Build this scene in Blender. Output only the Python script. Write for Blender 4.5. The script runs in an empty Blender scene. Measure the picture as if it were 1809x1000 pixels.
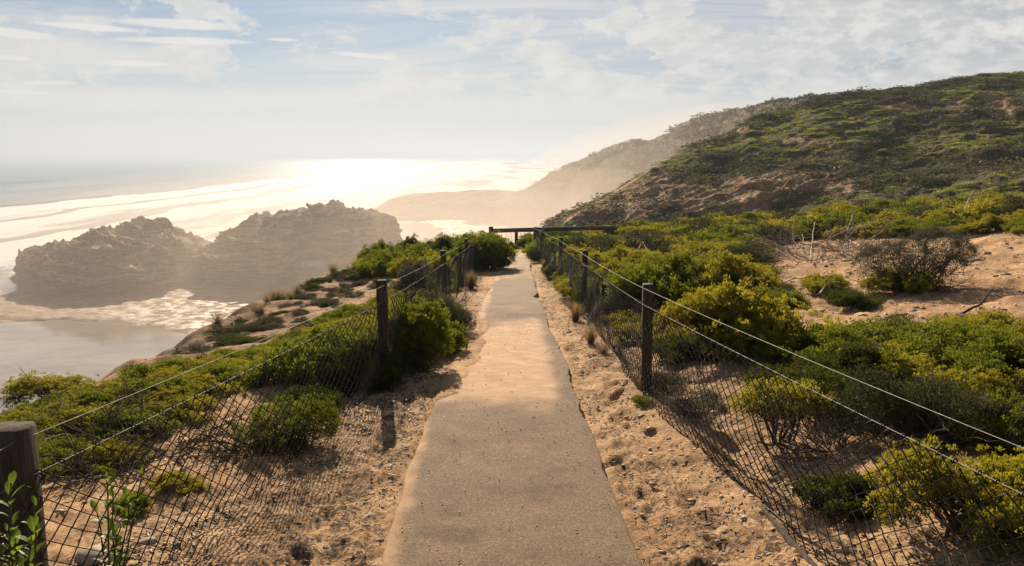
import bpy, math, numpy as np
from math import radians as R, sin, cos, tan, atan, pi
rs = np.random.RandomState
SC = bpy.context.scene
COL = SC.collection
F = 1450.0
TH = atan(225.0 / F)
CH = 1.94                      # eye height
ZS = -28.0                     # sea level
SUN_AZ, SUN_EL = R(-10.0), R(25.0)
SUN = np.array([sin(SUN_AZ)*cos(SUN_EL), cos(SUN_AZ)*cos(SUN_EL), sin(SUN_EL)])

# ------------------------------------------------------------------ noise
def _h(ix, iy, s):
    n = (ix.astype(np.int64)*374761393 + iy.astype(np.int64)*668265263 + s*974634777) & 0x7fffffff
    n = ((n ^ (n >> 13))*1274126177) & 0x7fffffff
    n = ((n ^ (n >> 16))*1103515245) & 0x7fffffff
    return (n & 0xffffff)/float(0xffffff)
def vn(x, y, s=0):
    ix, iy = np.floor(x), np.floor(y)
    fx, fy = x-ix, y-iy
    fx = fx*fx*fx*(fx*(fx*6-15)+10); fy = fy*fy*fy*(fy*(fy*6-15)+10)
    a, b, c, d = _h(ix, iy, s), _h(ix+1, iy, s), _h(ix, iy+1, s), _h(ix+1, iy+1, s)
    return ((a*(1-fx)+b*fx)*(1-fy)+(c*(1-fx)+d*fx)*fy)*2-1
def fbm(x, y, o=4, s=0, g=0.5):
    r = 0; a = 1; t = 0
    for k in range(o):
        r = r + a*vn(x*2**k+17.3*k, y*2**k-9.1*k, s+k); t += a; a *= g
    return r/t
def ss(a, b, x):
    t = np.clip((x-a)/(b-a), 0, 1); return t*t*(3-2*t)
def ip(x, pts):
    return np.interp(x, [p[0] for p in pts], [p[1] for p in pts])

# ------------------------------------------------------------------ view helpers (photo pixel <-> place)
def ray(u, v):
    a = (u-904.5)/F; b = (500-v)/F
    return np.array([a, cos(TH)+b*sin(TH), -sin(TH)+b*cos(TH)])
def slope(v):
    r = ray(904.5, v); return r[2]/r[1]
def project(x, y, z):
    dz = z-CH
    d = y*cos(TH)-dz*sin(TH); up = y*sin(TH)+dz*cos(TH)
    return 904.5+F*x/d, 500-F*up/d
def at(u, v, Y):
    r = ray(u, v); t = Y/r[1]; return np.array([r[0]*t, Y, CH+r[2]*t])

# ------------------------------------------------------------------ ground height
ZP = [(-12, .25), (-2, .06), (3.7, 0), (6.5, -.08), (12.5, -.43), (18, -.82), (23.5, -1.1), (29, -1.45), (34, -1.62), (38, -1.9), (60, -5), (90, -8)]
XE = [(-12, -5), (2, -3.9), (6, -3.6), (9, -4.1), (11, -4.6), (15, -5.2), (20, -5.2), (25, -5.0), (30, -3.9), (33, -2.2), (35, .3), (37, 2.4), (45, 4.6), (60, 5.5), (80, 6), (140, 8)]
PR = [(-8, .66), (3.7, .62), (6.4, .56), (10.3, .53), (12.4, .48), (14.5, .44), (16.5, .5), (24.5, .52), (31, .5)]
PL = [(-8, -.7), (3.7, -.63), (5, -.66), (12.4, -.5), (17, -.42), (22, -.28), (27, -.14), (31, -.08)]
FR = [(1.70, -4), (1.65, 1.5), (1.18, 7.0), (1.10, 12.5), (1.06, 18.0), (.88, 23.5), (.83, 28.6)]
FL = [(-1.72, -2.7), (-1.76, 2.76), (-1.17, 7.35), (-1.07, 12.9), (-1.0, 18.4), (-.95, 23.2)]
MOUNDS = []
def ground(x, y, fine=True):
    x = np.asarray(x, float); y = np.asarray(y, float)
    z = ip(y, ZP)
    dr = np.clip(x-1.15, 0, None)
    g = .10*dr+.003*dr*dr
    z = z+2.2*np.tanh(g/2.2)*(1-.25*ss(18, 34, y))-.22*ss(34, 50, y)*np.clip(dr, 0, 12)
    dl = np.clip(-1.1-x, 0, None)
    z = z-.085*dl*ss(7, 11, y)+.05*np.sin(np.clip(dl, 0, 3)*1.2)*(1-ss(7, 11, y))
    z = z+.16*(1-ss(1.5, 6.5, y))*(ss(1.0, 1.6, np.abs(x)))
    off = ss(.9, 2.2, np.abs(x))
    z = z+off*(.16*fbm(x*.45, y*.45, 3, 5)+.05*fbm(x*1.7, y*1.7, 2, 9))
    for mx, my, mr, mh in MOUNDS:
        z = z+mh*np.exp(-((x-mx)**2+(y-my)**2)/(mr*mr))
    d = ip(y, XE)+.55*fbm(y*.5, y*0+3, 3, 21)+.15*fbm(y*2.3, y*0+8, 2, 22)-x
    dd = np.clip(d, 0, None)
    rock = fbm(x*.35, y*.35, 4, 31)
    z = z-(1.15*dd-.5*(1-np.exp(-dd*1.4)))*(1+.25*rock)+ss(0, 3, dd)*.8*fbm(x*.9, y*.9, 3, 33)
    low = ZS-.25+1.3*np.exp(-np.clip(dd-22, 0, None)/9)+.35*fbm(x*.12, y*.12, 3, 41)
    z = np.maximum(z, low-.9*ss(30, 70, dd))
    if fine:
        on = ss(.0, .06, x-ip(y, PR))+ss(.0, .06, ip(y, PL)-x)
        w = np.exp(-np.clip(y-8, 0, None)/14)
        n1 = fbm(x*5.5, y*4.2, 4, 51)
        n2 = fbm(x*16, y*13, 3, 55)
        z = z+np.clip(on, 0, 1)*w*(.036*n1-.020*np.abs(n2)+.007*n2)
        rough = ss(-.1, .4, fbm(x*.7+5, y*.7, 3, 59))*off
        z = z+rough*.07*fbm(x*3.1, y*3.1, 4, 61)
        # bare soil lies lower than the slab at its broken right edge, drifts flush at the left
        inside = (1-np.clip(on, 0, 1))
        z = z-.05*inside
        dr_ = .0+.13*fbm(y*1.3, x*0+2, 4, 95)+.05*fbm(x*7, y*5, 3, 96)+.28*ss(6, 7.5, y)*(1-ss(10.5, 13, y))+.06*ss(13, 20, y)
        z = z+.079*inside*(1-ss(dr_-.14, dr_+.08, x-ip(y, PL)))
        z = z-.05*ss(-.02, .05, x-ip(y, PR))*(1-ss(.12, .5, x-ip(y, PR)))
    return z
def gp(u, v, tmax=120):
    r = ray(u, v); t = np.linspace(1.2, tmax, 6000)
    z = CH+r[2]*t; g = ground(r[0]*t, r[1]*t, False)
    k = np.argmax(z < g); t = t[k]
    return np.array([r[0]*t, r[1]*t, float(ground(r[0]*t, r[1]*t, False))])

# ------------------------------------------------------------------ mesh helpers
def mesh_np(name, V, Fc, mat, parent=None, attrs=None, smooth=False, link=True, loc=None):
    V = np.asarray(V, np.float32); Fc = np.asarray(Fc, np.int32)
    k = Fc.shape[1]
    me = bpy.data.meshes.new(name)
    me.vertices.add(len(V)); me.vertices.foreach_set('co', V.ravel())
    me.loops.add(Fc.size); me.loops.foreach_set('vertex_index', Fc.ravel())
    me.polygons.add(len(Fc)); me.polygons.foreach_set('loop_start', np.arange(0, Fc.size, k, dtype=np.int32))
    me.update(calc_edges=True)
    if smooth: me.polygons.foreach_set('use_smooth', np.ones(len(Fc), bool))
    for nm, a in (attrs or {}).items():
        a = np.asarray(a, np.float32)
        if a.ndim == 1:
            at_ = me.attributes.new(nm, 'FLOAT', 'POINT'); at_.data.foreach_set('value', a)
        else:
            at_ = me.attributes.new(nm, 'FLOAT_COLOR', 'POINT')
            at_.data.foreach_set('color', np.concatenate([a, np.ones((len(a), 1))], 1).astype(np.float32).ravel())
    for m in (mat if isinstance(mat, list) else [mat]): me.materials.append(m)
    o = bpy.data.objects.new(name, me)
    if link: COL.objects.link(o)
    if parent is not None: o.parent = parent
    if loc is not None: o.location = loc
    return o
def grid_faces(n, m):
    i = np.arange(n*m).reshape(n, m)
    return np.stack([i[:-1, :-1], i[:-1, 1:], i[1:, 1:], i[1:, :-1]], -1).reshape(-1, 4)
def thing(name, label, cat, loc=(0, 0, 0), rz=0, group=None):
    o = bpy.data.objects.new(name, None); COL.objects.link(o)
    o.empty_display_size = .1
    o.location = loc; o.rotation_euler = (0, 0, rz)
    o['label'] = label; o['category'] = cat
    if group: o['group'] = group
    return o
def tag(o, label, cat, group=None, kind=None):
    o['label'] = label; o['category'] = cat
    if group: o['group'] = group
    if kind: o['kind'] = kind
    return o
def struct(o, label=None, cat=None):
    o['kind'] = 'structure'; o['label'] = label or o.name; o['category'] = cat or o.name.replace('_', ' ')
    return o
def dup(root, loc, rz, label, group=None, scale=1, name=None):
    r = root.copy(); COL.objects.link(r); r.location = loc; r.rotation_euler = (0, 0, rz)
    r.scale = (scale,)*3 if np.isscalar(scale) else scale
    if name: r.name = name
    r['label'] = label
    if 'group' in r.keys(): del r['group']
    if group: r['group'] = group
    for ch in list(root.children):
        c = ch.copy(); COL.objects.link(c); c.parent = r
    return r
def tube(pts, rad, sides=6):
    pts = np.asarray(pts, float); n = len(pts)
    rad = np.broadcast_to(rad, n)
    tg = np.gradient(pts, axis=0); tg /= np.linalg.norm(tg, axis=1, keepdims=True)+1e-9
    ref = np.where(np.abs(tg[:, 2:3]) > .9, [[1., 0, 0]], [[0, 0, 1.]])
    a = np.cross(tg, ref); a /= np.linalg.norm(a, axis=1, keepdims=True)+1e-9
    b = np.cross(tg, a)
    th = np.arange(sides)/sides*2*pi
    V = pts[:, None]+rad[:, None, None]*(np.cos(th)[None, :, None]*a[:, None]+np.sin(th)[None, :, None]*b[:, None])
    i = np.arange(n*sides).reshape(n, sides); j = np.roll(i, -1, 1)
    Fc = np.stack([i[:-1], j[:-1], j[1:], i[1:]], -1).reshape(-1, 4)
    return V.reshape(-1, 3), Fc
def join(parts):
    V, Fc, o = [], [], 0
    for v, f in parts:
        V.append(v); Fc.append(f+o); o += len(v)
    return np.concatenate(V), np.concatenate(Fc)
def box(c, s, rot=None):
    v = np.array([[x, y, z] for x in (-.5, .5) for y in (-.5, .5) for z in (-.5, .5)])*s
    if rot is not None: v = v@np.asarray(rot).T
    return v+c, np.array([[0, 1, 3, 2], [4, 6, 7, 5], [0, 4, 5, 1], [2, 3, 7, 6], [0, 2, 6, 4], [1, 5, 7, 3]])

# ------------------------------------------------------------------ materials
class N:
    def __init__(s, name):
        s.m = bpy.data.materials.new(name); s.m.use_nodes = True
        s.t = s.m.node_tree; s.t.nodes.clear()
        s.out = s.t.nodes.new('ShaderNodeOutputMaterial')
    def n(s, ty, **k):
        nd = s.t.nodes.new('ShaderNode'+ty)
        for a, b in k.items():
            if a.startswith('i_'):
                nd.inputs[a[2:].replace('_', ' ')].default_value = b
            else: setattr(nd, a, b)
        return nd
    def l(s, a, b): s.t.links.new(a, b)
    def noise(s, vec, scale, det=4, rough=.55, dist=0):
        nd = s.n('TexNoise'); nd.inputs['Scale'].default_value = scale; nd.inputs['Detail'].default_value = det
        nd.inputs['Roughness'].default_value = rough; nd.inputs['Distortion'].default_value = dist
        if vec is not None: s.l(vec, nd.inputs['Vector'])
        return nd.outputs['Fac']
    def ramp(s, fac, a, b, ca=0., cb=1.):
        nd = s.n('MapRange'); nd.interpolation_type = 'SMOOTHSTEP'
        s.l(fac, nd.inputs[0]); nd.inputs[1].default_value = a; nd.inputs[2].default_value = b
        nd.inputs[3].default_value = ca; nd.inputs[4].default_value = cb
        return nd.outputs[0]
    def mix(s, fac, a, b, mode='MIX'):
        nd = s.n('Mix'); nd.data_type = 'RGBA'; nd.blend_type = mode
        for i, x in ((0, fac), (6, a), (7, b)):
            if isinstance(x, (tuple, list)): nd.inputs[i].default_value = (*x, 1)
            elif isinstance(x, (int, float)): nd.inputs[i].default_value = x
            else: s.l(x, nd.inputs[i])
        return nd.outputs[2]
    def math(s, op, a, b=0.):
        nd = s.n('Math', operation=op)
        for i, x in ((0, a), (1, b)):
            if isinstance(x, (int, float)): nd.inputs[i].default_value = x
            else: s.l(x, nd.inputs[i])
        return nd.outputs[0]
    def pos(s): return s.n('NewGeometry').outputs['Position']
    def obj(s): return s.n('TexCoord').outputs['Object']
    def attr(s, nm, f=True):
        nd = s.n('Attribute'); nd.attribute_name = nm; return nd.outputs['Fac' if f else 'Color']
    def scl(s, vec, sc):
        nd = s.n('VectorMath', operation='MULTIPLY'); s.l(vec, nd.inputs[0]); nd.inputs[1].default_value = sc
        return nd.outputs[0]
    def bump(s, h, dist, strength=1., nrm=None):
        nd = s.n('Bump'); nd.inputs['Distance'].default_value = dist; nd.inputs['Strength'].default_value = strength
        s.l(h, nd.inputs['Height'])
        if nrm is not None: s.l(nrm, nd.inputs['Normal'])
        return nd.outputs[0]
    def bsdf(s, col, rough=.9, nrm=None, spec=.3, **k):
        nd = s.n('BsdfPrincipled')
        for i, x in (('Base Color', col), ('Roughness', rough), ('Specular IOR Level', spec)):
            if isinstance(x, tuple): nd.inputs[i].default_value = (*x, 1)
            elif isinstance(x, (int, float)): nd.inputs[i].default_value = x
            else: s.l(x, nd.inputs[i])
        for a, b in k.items(): nd.inputs[a].default_value = b
        if nrm is not None: s.l(nrm, nd.inputs['Normal'])
        return nd.outputs[0]
    def done(s, sh):
        s.l(sh, s.out.inputs['Surface']); return s.m

SAND = (.60, .378, .20); SAND2 = (.43, .255, .13); SAND3 = (.70, .475, .275)
def m_ground():
    s = N('sandy_soil'); p = s.pos()
    c = s.mix(s.ramp(s.noise(p, .9, 5), .35, .68), SAND2, SAND)
    c = s.mix(s.ramp(s.noise(p, 4.5, 4), .5, .72), c, SAND3)
    # red-brown crust on the cliff and the rough banks
    c = s.mix(s.math('MULTIPLY', s.attr('crust'), s.ramp(s.noise(p, 1.6, 6, .65), .28, .55)), c, (.22, .125, .070))
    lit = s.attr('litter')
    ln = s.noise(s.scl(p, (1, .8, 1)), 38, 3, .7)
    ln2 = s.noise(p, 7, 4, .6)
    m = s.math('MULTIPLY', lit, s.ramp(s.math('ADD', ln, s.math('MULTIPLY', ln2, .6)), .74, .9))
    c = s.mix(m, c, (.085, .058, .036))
    sp = s.noise(p, 120, 2, .6)
    c = s.mix(s.ramp(sp, .62, .75, 0, .7), c, (.13, .085, .05))
    c = s.mix(s.ramp(s.noise(p, 90, 2, .6), .66, .76, 0, .5), c, (.75, .58, .40))
    b = s.bump(s.noise(p, 14, 6, .7), .05, .9)
    b = s.bump(s.noise(p, 75, 4, .7), .012, .9, b)
    return s.done(s.bsdf(c, .95, b, .15))
def m_path():
    s = N('weathered_asphalt'); p = s.pos()
    sp = s.noise(p, 150, 2, .8); sp2 = s.noise(p, 60, 3, .7)
    c = s.mix(s.ramp(sp, .38, .62), (.060, .042, .029), (.31, .205, .125))
    c = s.mix(s.ramp(sp2, .45, .75, 0, .65), c, (.40, .27, .165))
    c = s.mix(s.ramp(s.noise(p, 1.7, 6, .7), .48, .70, 0, .6), c, (.07, .052, .038))
    c = s.mix(s.ramp(s.noise(p, .8, 4, .6), .5, .66, 0, .45), c, (.085, .066, .05))
    # blown sand lying on the slab
    sa = s.attr('sand')
    n = s.math('ADD', s.noise(p, 3.2, 5, .6), s.math('MULTIPLY', s.noise(p, 110, 2, .7), .35))
    f = s.ramp(s.math('ADD', s.math('SUBTRACT', s.math('MULTIPLY', sa, 1.3), .85), n), .38, 1.05)
    sc = s.mix(s.ramp(s.noise(p, 6, 4), .4, .7), (.46, .29, .165), (.57, .375, .22))
    sc = s.mix(s.ramp(s.noise(s.scl(p, (1, .7, 1)), 55, 3, .7), .64, .74, 0, .8), sc, (.14, .085, .05))
    c = s.mix(f, c, sc)
    b = s.bump(sp, .006, 1.); b = s.bump(s.noise(p, 3, 4), .02, .6, b)
    return s.done(s.bsdf(c, .9, b, .25))
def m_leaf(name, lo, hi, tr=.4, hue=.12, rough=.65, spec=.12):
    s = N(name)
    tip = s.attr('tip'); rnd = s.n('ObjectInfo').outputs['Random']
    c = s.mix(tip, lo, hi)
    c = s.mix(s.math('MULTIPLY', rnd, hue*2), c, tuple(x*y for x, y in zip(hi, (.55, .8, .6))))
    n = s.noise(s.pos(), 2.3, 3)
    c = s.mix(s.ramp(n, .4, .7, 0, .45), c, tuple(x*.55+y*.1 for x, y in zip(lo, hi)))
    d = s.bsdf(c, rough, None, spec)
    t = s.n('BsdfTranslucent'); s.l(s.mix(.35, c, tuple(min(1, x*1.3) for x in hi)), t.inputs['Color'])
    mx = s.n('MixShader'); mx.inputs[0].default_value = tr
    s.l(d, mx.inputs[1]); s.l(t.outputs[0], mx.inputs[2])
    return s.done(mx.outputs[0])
def m_tint(name, tr=.3):
    s = N(name); c = s.attr('tint', False)
    d = s.bsdf(c, .6, None, .2)
    t = s.n('BsdfTranslucent'); s.l(c, t.inputs['Color'])
    mx = s.n('MixShader'); mx.inputs[0].default_value = tr
    s.l(d, mx.inputs[1]); s.l(t.outputs[0], mx.inputs[2])
    return s.done(mx.outputs[0])
def m_wood(name, a, b, sc=(14, 14, 1.6)):
    s = N(name); p = s.scl(s.obj(), sc)
    n = s.noise(p, 3, 6, .65, .4); n2 = s.noise(p, 14, 4, .7)
    c = s.mix(s.ramp(n, .35, .65), a, b)
    c = s.mix(s.ramp(n2, .58, .7, 0, .7), c, tuple(x*.4 for x in a))
    bp = s.bump(n, .006, .9); bp = s.bump(n2, .003, .9, bp)
    return s.done(s.bsdf(c, .85, bp, .2))
def m_plain(name, col, rough=.6, metal=0., n=None):
    s = N(name)
    c = s.mix(s.ramp(s.noise(s.pos(), n or 30, 4), .3, .7), tuple(x*.7 for x in col), col)
    return s.done(s.bsdf(c, rough, None, .4, Metallic=metal))
def m_rock(name, a, b, c3, sc=.25):
    s = N(name); p = s.pos()
    st = s.noise(s.scl(p, (.25, .25, 2.2)), sc*2.2, 6, .65, .5)
    c = s.mix(s.ramp(st, .35, .65), a, b)
    c = s.mix(s.ramp(s.noise(p, sc*4, 6, .7), .45, .7), c, c3)
    bp = s.bump(s.noise(p, sc*5, 8, .65), .7, 1.); bp = s.bump(st, .35, .8, bp)
    return s.done(s.bsdf(c, .9, bp, .2))
def m_hill(name='dune_soil'):
    s = N(name); p = s.pos()
    c = s.mix(s.ramp(s.noise(p, .35, 6, .65), .35, .65), (.30, .18, .105), (.50, .325, .19))
    c = s.mix(s.ramp(s.noise(p, 1.4, 5, .7), .5, .68), c, (.17, .10, .06))
    c = s.mix(s.attr('veg'), c, (.06, .058, .022))
    bp = s.bump(s.noise(p, 1.2, 8, .7), .5, 1.)
    return s.done(s.bsdf(c, .95, bp, .1))
def m_sea():
    s = N('sea_water'); p = s.pos()
    calm = s.attr('calm')
    n1 = s.noise(s.scl(p, (1, .35, 1)), .35, 6, .7, .3)
    n2 = s.noise(s.scl(p, (1, .5, 1)), 2.2, 4, .65)
    inv = s.math('SUBTRACT', 1., calm)
    b = s.bump(s.math('MULTIPLY', n1, s.math('ADD', s.math('MULTIPLY', inv, .13), .010)), 1.1, 1.)
    b = s.bump(s.math('MULTIPLY', n2, s.math('ADD', s.math('MULTIPLY', inv, .24), .03)), .14, 1., b)
    depth = s.noise(p, .05, 4, .6)
    base = s.mix(depth, (.012, .04, .045), (.03, .075, .075))
    reef = s.mix(s.ramp(s.noise(s.scl(p, (1, 1.6, 1)), .07, 7, .7, .3), .40, .64), (.36, .31, .26), (.24, .21, .185))
    base = s.mix(calm, base, reef)
    w = s.bsdf(base, s.ramp(calm, 0, 1, .16, .07), b, .5, IOR=1.33)
    fo = s.attr('foam')
    fn = s.noise(s.scl(p, (1, .22, 1)), .16, 8, .72, .8)
    fn2 = s.noise(s.scl(p, (1, .4, 1)), .9, 5, .7, .6)
    f = s.ramp(s.math('ADD', s.math('ADD', s.math('MULTIPLY', fn, .75), s.math('MULTIPLY', fn2, .35)), s.math('SUBTRACT', fo, .5)), .5, .68)
    foam = s.bsdf((.60, .62, .64), .7, b, .1)
    mx = s.n('MixShader'); s.l(f, mx.inputs[0]); s.l(w, mx.inputs[1]); s.l(foam, mx.inputs[2])
    return s.done(mx.outputs[0])
def m_beach():
    s = N('wet_reef_sand'); p = s.pos()
    n = s.noise(s.scl(p, (.6, 1.4, 1)), .5, 7, .7, .5)
    c = s.mix(s.ramp(n, .35, .65), (.15, .098, .056), (.36, .25, .15))
    c = s.mix(s.attr('dry'), c, (.45, .33, .21))
    b = s.bump(s.noise(s.scl(p, (.8, 1.6, 1)), 1.2, 5, .6), .12, 1.)
    ro = s.ramp(s.noise(p, .6, 4), .4, .6, .5, .95)
    return s.done(s.bsdf(c, ro, b, .3))

M = dict(
    ground=m_ground(), path=m_path(), sea=m_sea(), beach=m_beach(), hill=m_hill(),
    rock=m_rock('limestone', (.11, .07, .042), (.46, .32, .20), (.24, .16, .10)),
    yellow=m_leaf('cushion_leaf', (.026, .034, .008), (.42, .36, .028), .45),
    green=m_leaf('heath_leaf', (.022, .034, .008), (.22, .24, .018), .45),
    deep=m_leaf('deep_green_leaf', (.012, .017, .006), (.095, .11, .014), .38),
    grey=m_leaf('saltbush_leaf', (.04, .042, .026), (.15, .15, .095), .22, .06, .7, .15),
    olive=m_leaf('olive_leaf', (.028, .030, .012), (.095, .095, .032), .28),
    straw=m_leaf('dry_grass', (.10, .068, .035), (.36, .25, .13), .35),
    broad=m_leaf('glossy_leaf', (.035, .075, .012), (.22, .30, .03), .5, .1, .5, .3),
    hillveg=m_tint('hill_foliage', .42),
    chips=m_tint('wood_chips', .0),
    bark=m_plain('bark', (.10, .072, .05), .9, 0, 60),
    dead=m_wood('dead_wood', (.22, .19, .155), (.52, .47, .40), (6, 6, 6)),
    darkdead=m_wood('old_wood', (.06, .045, .032), (.14, .105, .075), (6, 6, 6)),
    post=m_wood('weathered_post', (.040, .029, .022), (.105, .078, .058)),
    rail=m_wood('weathered_rail', (.11, .09, .075), (.22, .185, .155), (1.6, 14, 14)),
    wire=m_plain('galvanised_wire', (.27, .25, .225), .6, .3),
    mesh=m_plain('coated_wire', (.022, .016, .013), .6),
    stone=m_plain('pale_stone', (.42, .33, .24), .9, 0, 12),
)

# ------------------------------------------------------------------ GROUND
def build_ground():
    nr, na = 860, 1150
    r = np.exp(np.linspace(math.log(2.2), math.log(150), nr))
    a = np.linspace(R(-82), R(82), na)
    rr, aa = np.meshgrid(r, a, indexing='ij')
    x = rr*np.sin(aa); y = rr*np.cos(aa)-2.5
    z = ground(x, y)
    fp = rs(8)
    for k in range(170):
        sd = 1 if fp.rand() < .5 else -1; py = 2.5+11*fp.rand()**1.3
        px = (ip(py, PR)+fp.uniform(.08, .5)) if sd > 0 else (ip(py, PL)-fp.uniform(.1, .55))
        if k > 120: px = fp.uniform(2.2, 7); py = fp.uniform(9, 14)
        an = fp.normal(0, .35)
        m = (np.abs(x-px) < .3) & (np.abs(y-py) < .3); dx_ = (x[m]-px)*cos(an)+(y[m]-py)*sin(an); dy_ = -(x[m]-px)*sin(an)+(y[m]-py)*cos(an)
        q_ = (dx_/.052)**2+(dy_/.14)**2
        z[m] += -.020*np.exp(-q_**1.5)+.009*np.exp(-(q_-1.9)**2*1.5)
    V = np.stack([x, y, z], -1).reshape(-1, 3)
    fr = ip(y, [(p[1], p[0]) for p in FR]); fl = ip(y, [(p[1], p[0]) for p in FL])
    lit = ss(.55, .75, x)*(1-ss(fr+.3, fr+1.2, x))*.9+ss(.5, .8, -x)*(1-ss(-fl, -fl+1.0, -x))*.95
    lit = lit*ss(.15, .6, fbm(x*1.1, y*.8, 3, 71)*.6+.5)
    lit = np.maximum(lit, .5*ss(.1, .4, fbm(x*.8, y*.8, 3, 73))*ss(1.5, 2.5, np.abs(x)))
    for sx, sy, sr, w in PLANT_LITTER:
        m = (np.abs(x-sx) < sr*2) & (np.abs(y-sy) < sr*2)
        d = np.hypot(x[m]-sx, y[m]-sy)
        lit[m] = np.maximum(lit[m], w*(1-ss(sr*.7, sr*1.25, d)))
    d = ip(y, XE)-x
    crust = np.clip(ss(-3.6, -.8, d)*ss(6, 9, y)+ss(2, 6, d), 0, 1)
    o = mesh_np('ground', V, grid_faces(nr, na), M['ground'], attrs={'litter': lit.ravel(), 'crust': crust.ravel()}, smooth=True)
    struct(o, 'sandy ground with leaf litter around the path and down the sea cliff', 'ground')

def build_path():
    ys = np.exp(np.linspace(math.log(3), math.log(37), 700))-5
    nt = 90
    L = ip(ys, PL)+.035*fbm(ys*1.5, ys*0, 4, 81); Rr = ip(ys, PR)+.045*fbm(ys*1.1, ys*0+4, 4, 82)+.012*fbm(ys*9, ys*0+2, 2, 83)
    # broken notch in the right edge about 14 m out
    Rr = Rr-.07*np.exp(-((ys-14.6)/.25)**2)+.05*np.exp(-((ys-15.6)/.4)**2)
    t = np.linspace(0, 1, nt)
    x = L[:, None]+(Rr-L)[:, None]*t[None]
    y = np.repeat(ys[:, None], nt, 1)
    zt = ip(ys, ZP)[:, None]+.02+.006*fbm(x*1.5, y*1.5, 3, 84)-.012*np.abs(t-.5)[None]
    zt = zt-.006*ss(.93, 1, t)[None]
    V = np.stack([x, y, zt], -1)
    lo = V.copy()[:, [0, -1]]; lo[:, :, 2] -= .12
    lo[:, 0, 0] -= .01; lo[:, 1, 0] += .006
    A = np.concatenate([lo[:, :1], V, lo[:, 1:]], 1)
    xx, yy = A[..., 0], A[..., 1]
    edge = xx-ip(yy, PL)
    # where sand covers: a wide drift from 6.4 m to 11 m, the left margin and the far end
    s = .95*ss(5.0, 7.4, yy+.5*fbm(xx*1.5, yy*.5, 3, 86))*(1-ss(10.3, 12.6, yy-xx*1.3))*(1-.55*ss(.28, .5, xx))
    s = np.maximum(s, .8*(1-ss(.02, .22, edge+.12*fbm(yy*1.2, yy*0, 3, 85))))
    s = np.maximum(s, .62*ss(16, 19, yy)); s = np.maximum(s, .95*ss(24, 27, yy))
    s = np.maximum(s, .42+.16*fbm(xx*1.3, yy*1.3, 3, 88))
    s[:, -1] = 0; s[:, -2] = .1; s[:, -3] = np.minimum(s[:, -3], .3); s[:, -4] = np.minimum(s[:, -4], .4)
    o = mesh_np('path', A.reshape(-1, 3), grid_faces(len(ys), nt+2), M['path'], attrs={'sand': s.ravel()}, smooth=False)
    me = o.data
    struct(o, 'worn asphalt footpath partly covered by blown sand', 'path')

# ------------------------------------------------------------------ HILLS (heights with their own distance and depth)
def ridge(name, crest, Dc, Df, zf, back, nu, nt, mat, pw=1.0, amp=1.0, ns=.08, seed=0, camp=.4):
    us = np.linspace(crest[0][0], crest[-1][0], nu)
    rows = ip(us, crest); dc = ip(us, Dc); df = ip(us, Df); z0 = ip(us, zf)
    sl = np.array([slope(v) for v in rows]); yr = np.array([ray(u, v)[1] for u, v in zip(us, rows)])
    ax = (us-904.5)/F/yr
    zc = CH+sl*dc
    t = np.concatenate([np.linspace(0, 1, nt), 1+np.linspace(0, 1, nt//3)[1:]**1.2])
    T = t[None]
    tt = np.clip(T, 0, 1); tb = np.clip(T-1, 0, 1)
    Y = df[:, None]+(dc-df)[:, None]*tt+back*tb
    X = ax[:, None]*Y
    prof = tt**pw
    prof = prof*(1-.0)-.12*np.clip(prof-.82, 0, 1)**2
    Z = z0[:, None]+(zc-z0)[:, None]*prof*1.0
    Z = Z-tb**1.5*(zc-z0)[:, None]*.9
    fade = np.sin(pi*np.clip(tt, 0, 1)*.92)[...]**.7
    Z = Z+amp*fade*fbm(X*ns, Y*ns, 5, seed)+amp*.30*fade*(np.abs(fbm(X*ns*3.2, Y*ns*4.5, 4, seed+7))*-2+.5)+amp*.16*fade*fbm(X*ns*14, Y*ns*14, 4, seed+9, .65)
    Z = Z+camp*vn(X*ns*4, Y*0+1, seed+3)*np.exp(-((T-1)/.08)**2)*0
    return X, Y, Z
HC = [(975, 425), (1000, 393), (1040, 369), (1080, 346), (1120, 320), (1160, 294), (1200, 274), (1230, 256), (1270, 240), (1300, 228), (1325, 208), (1370, 198), (1400, 190), (1440, 176), (1500, 168), (1560, 160), (1620, 151), (1680, 137), (1730, 127), (1770, 124), (1809, 124), (1900, 120), (2150, 135)]
def sand_mask(u, v):
    m = np.zeros_like(u)
    for cu, cv, ru, rv, w in [(1110, 355, 75, 42, 1.), (1180, 330, 50, 30, .8), (1040, 385, 50, 18, 1.), (1230, 345, 70, 28, .75), (1330, 330, 75, 26, .85), (1430, 320, 85, 22, .9), (1500, 330, 50, 15, .5), (1290, 365, 120, 22, .7),
                              (1770, 185, 22, 26, 1.1), (1745, 170, 30, 10, .8), (1690, 192, 22, 22, .8), (1605, 190, 38, 9, 1.), (1450, 255, 26, 9, .9), (1400, 248, 30, 9, .6), (1310, 228, 18, 7, .8), (1285, 232, 12, 20, .6), (1160, 300, 30, 16, .7)]:
        m = np.maximum(m, w*np.exp(-(((u-cu)/ru)**2+((v-cv)/rv)**2)**1.5))
    return m
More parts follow.
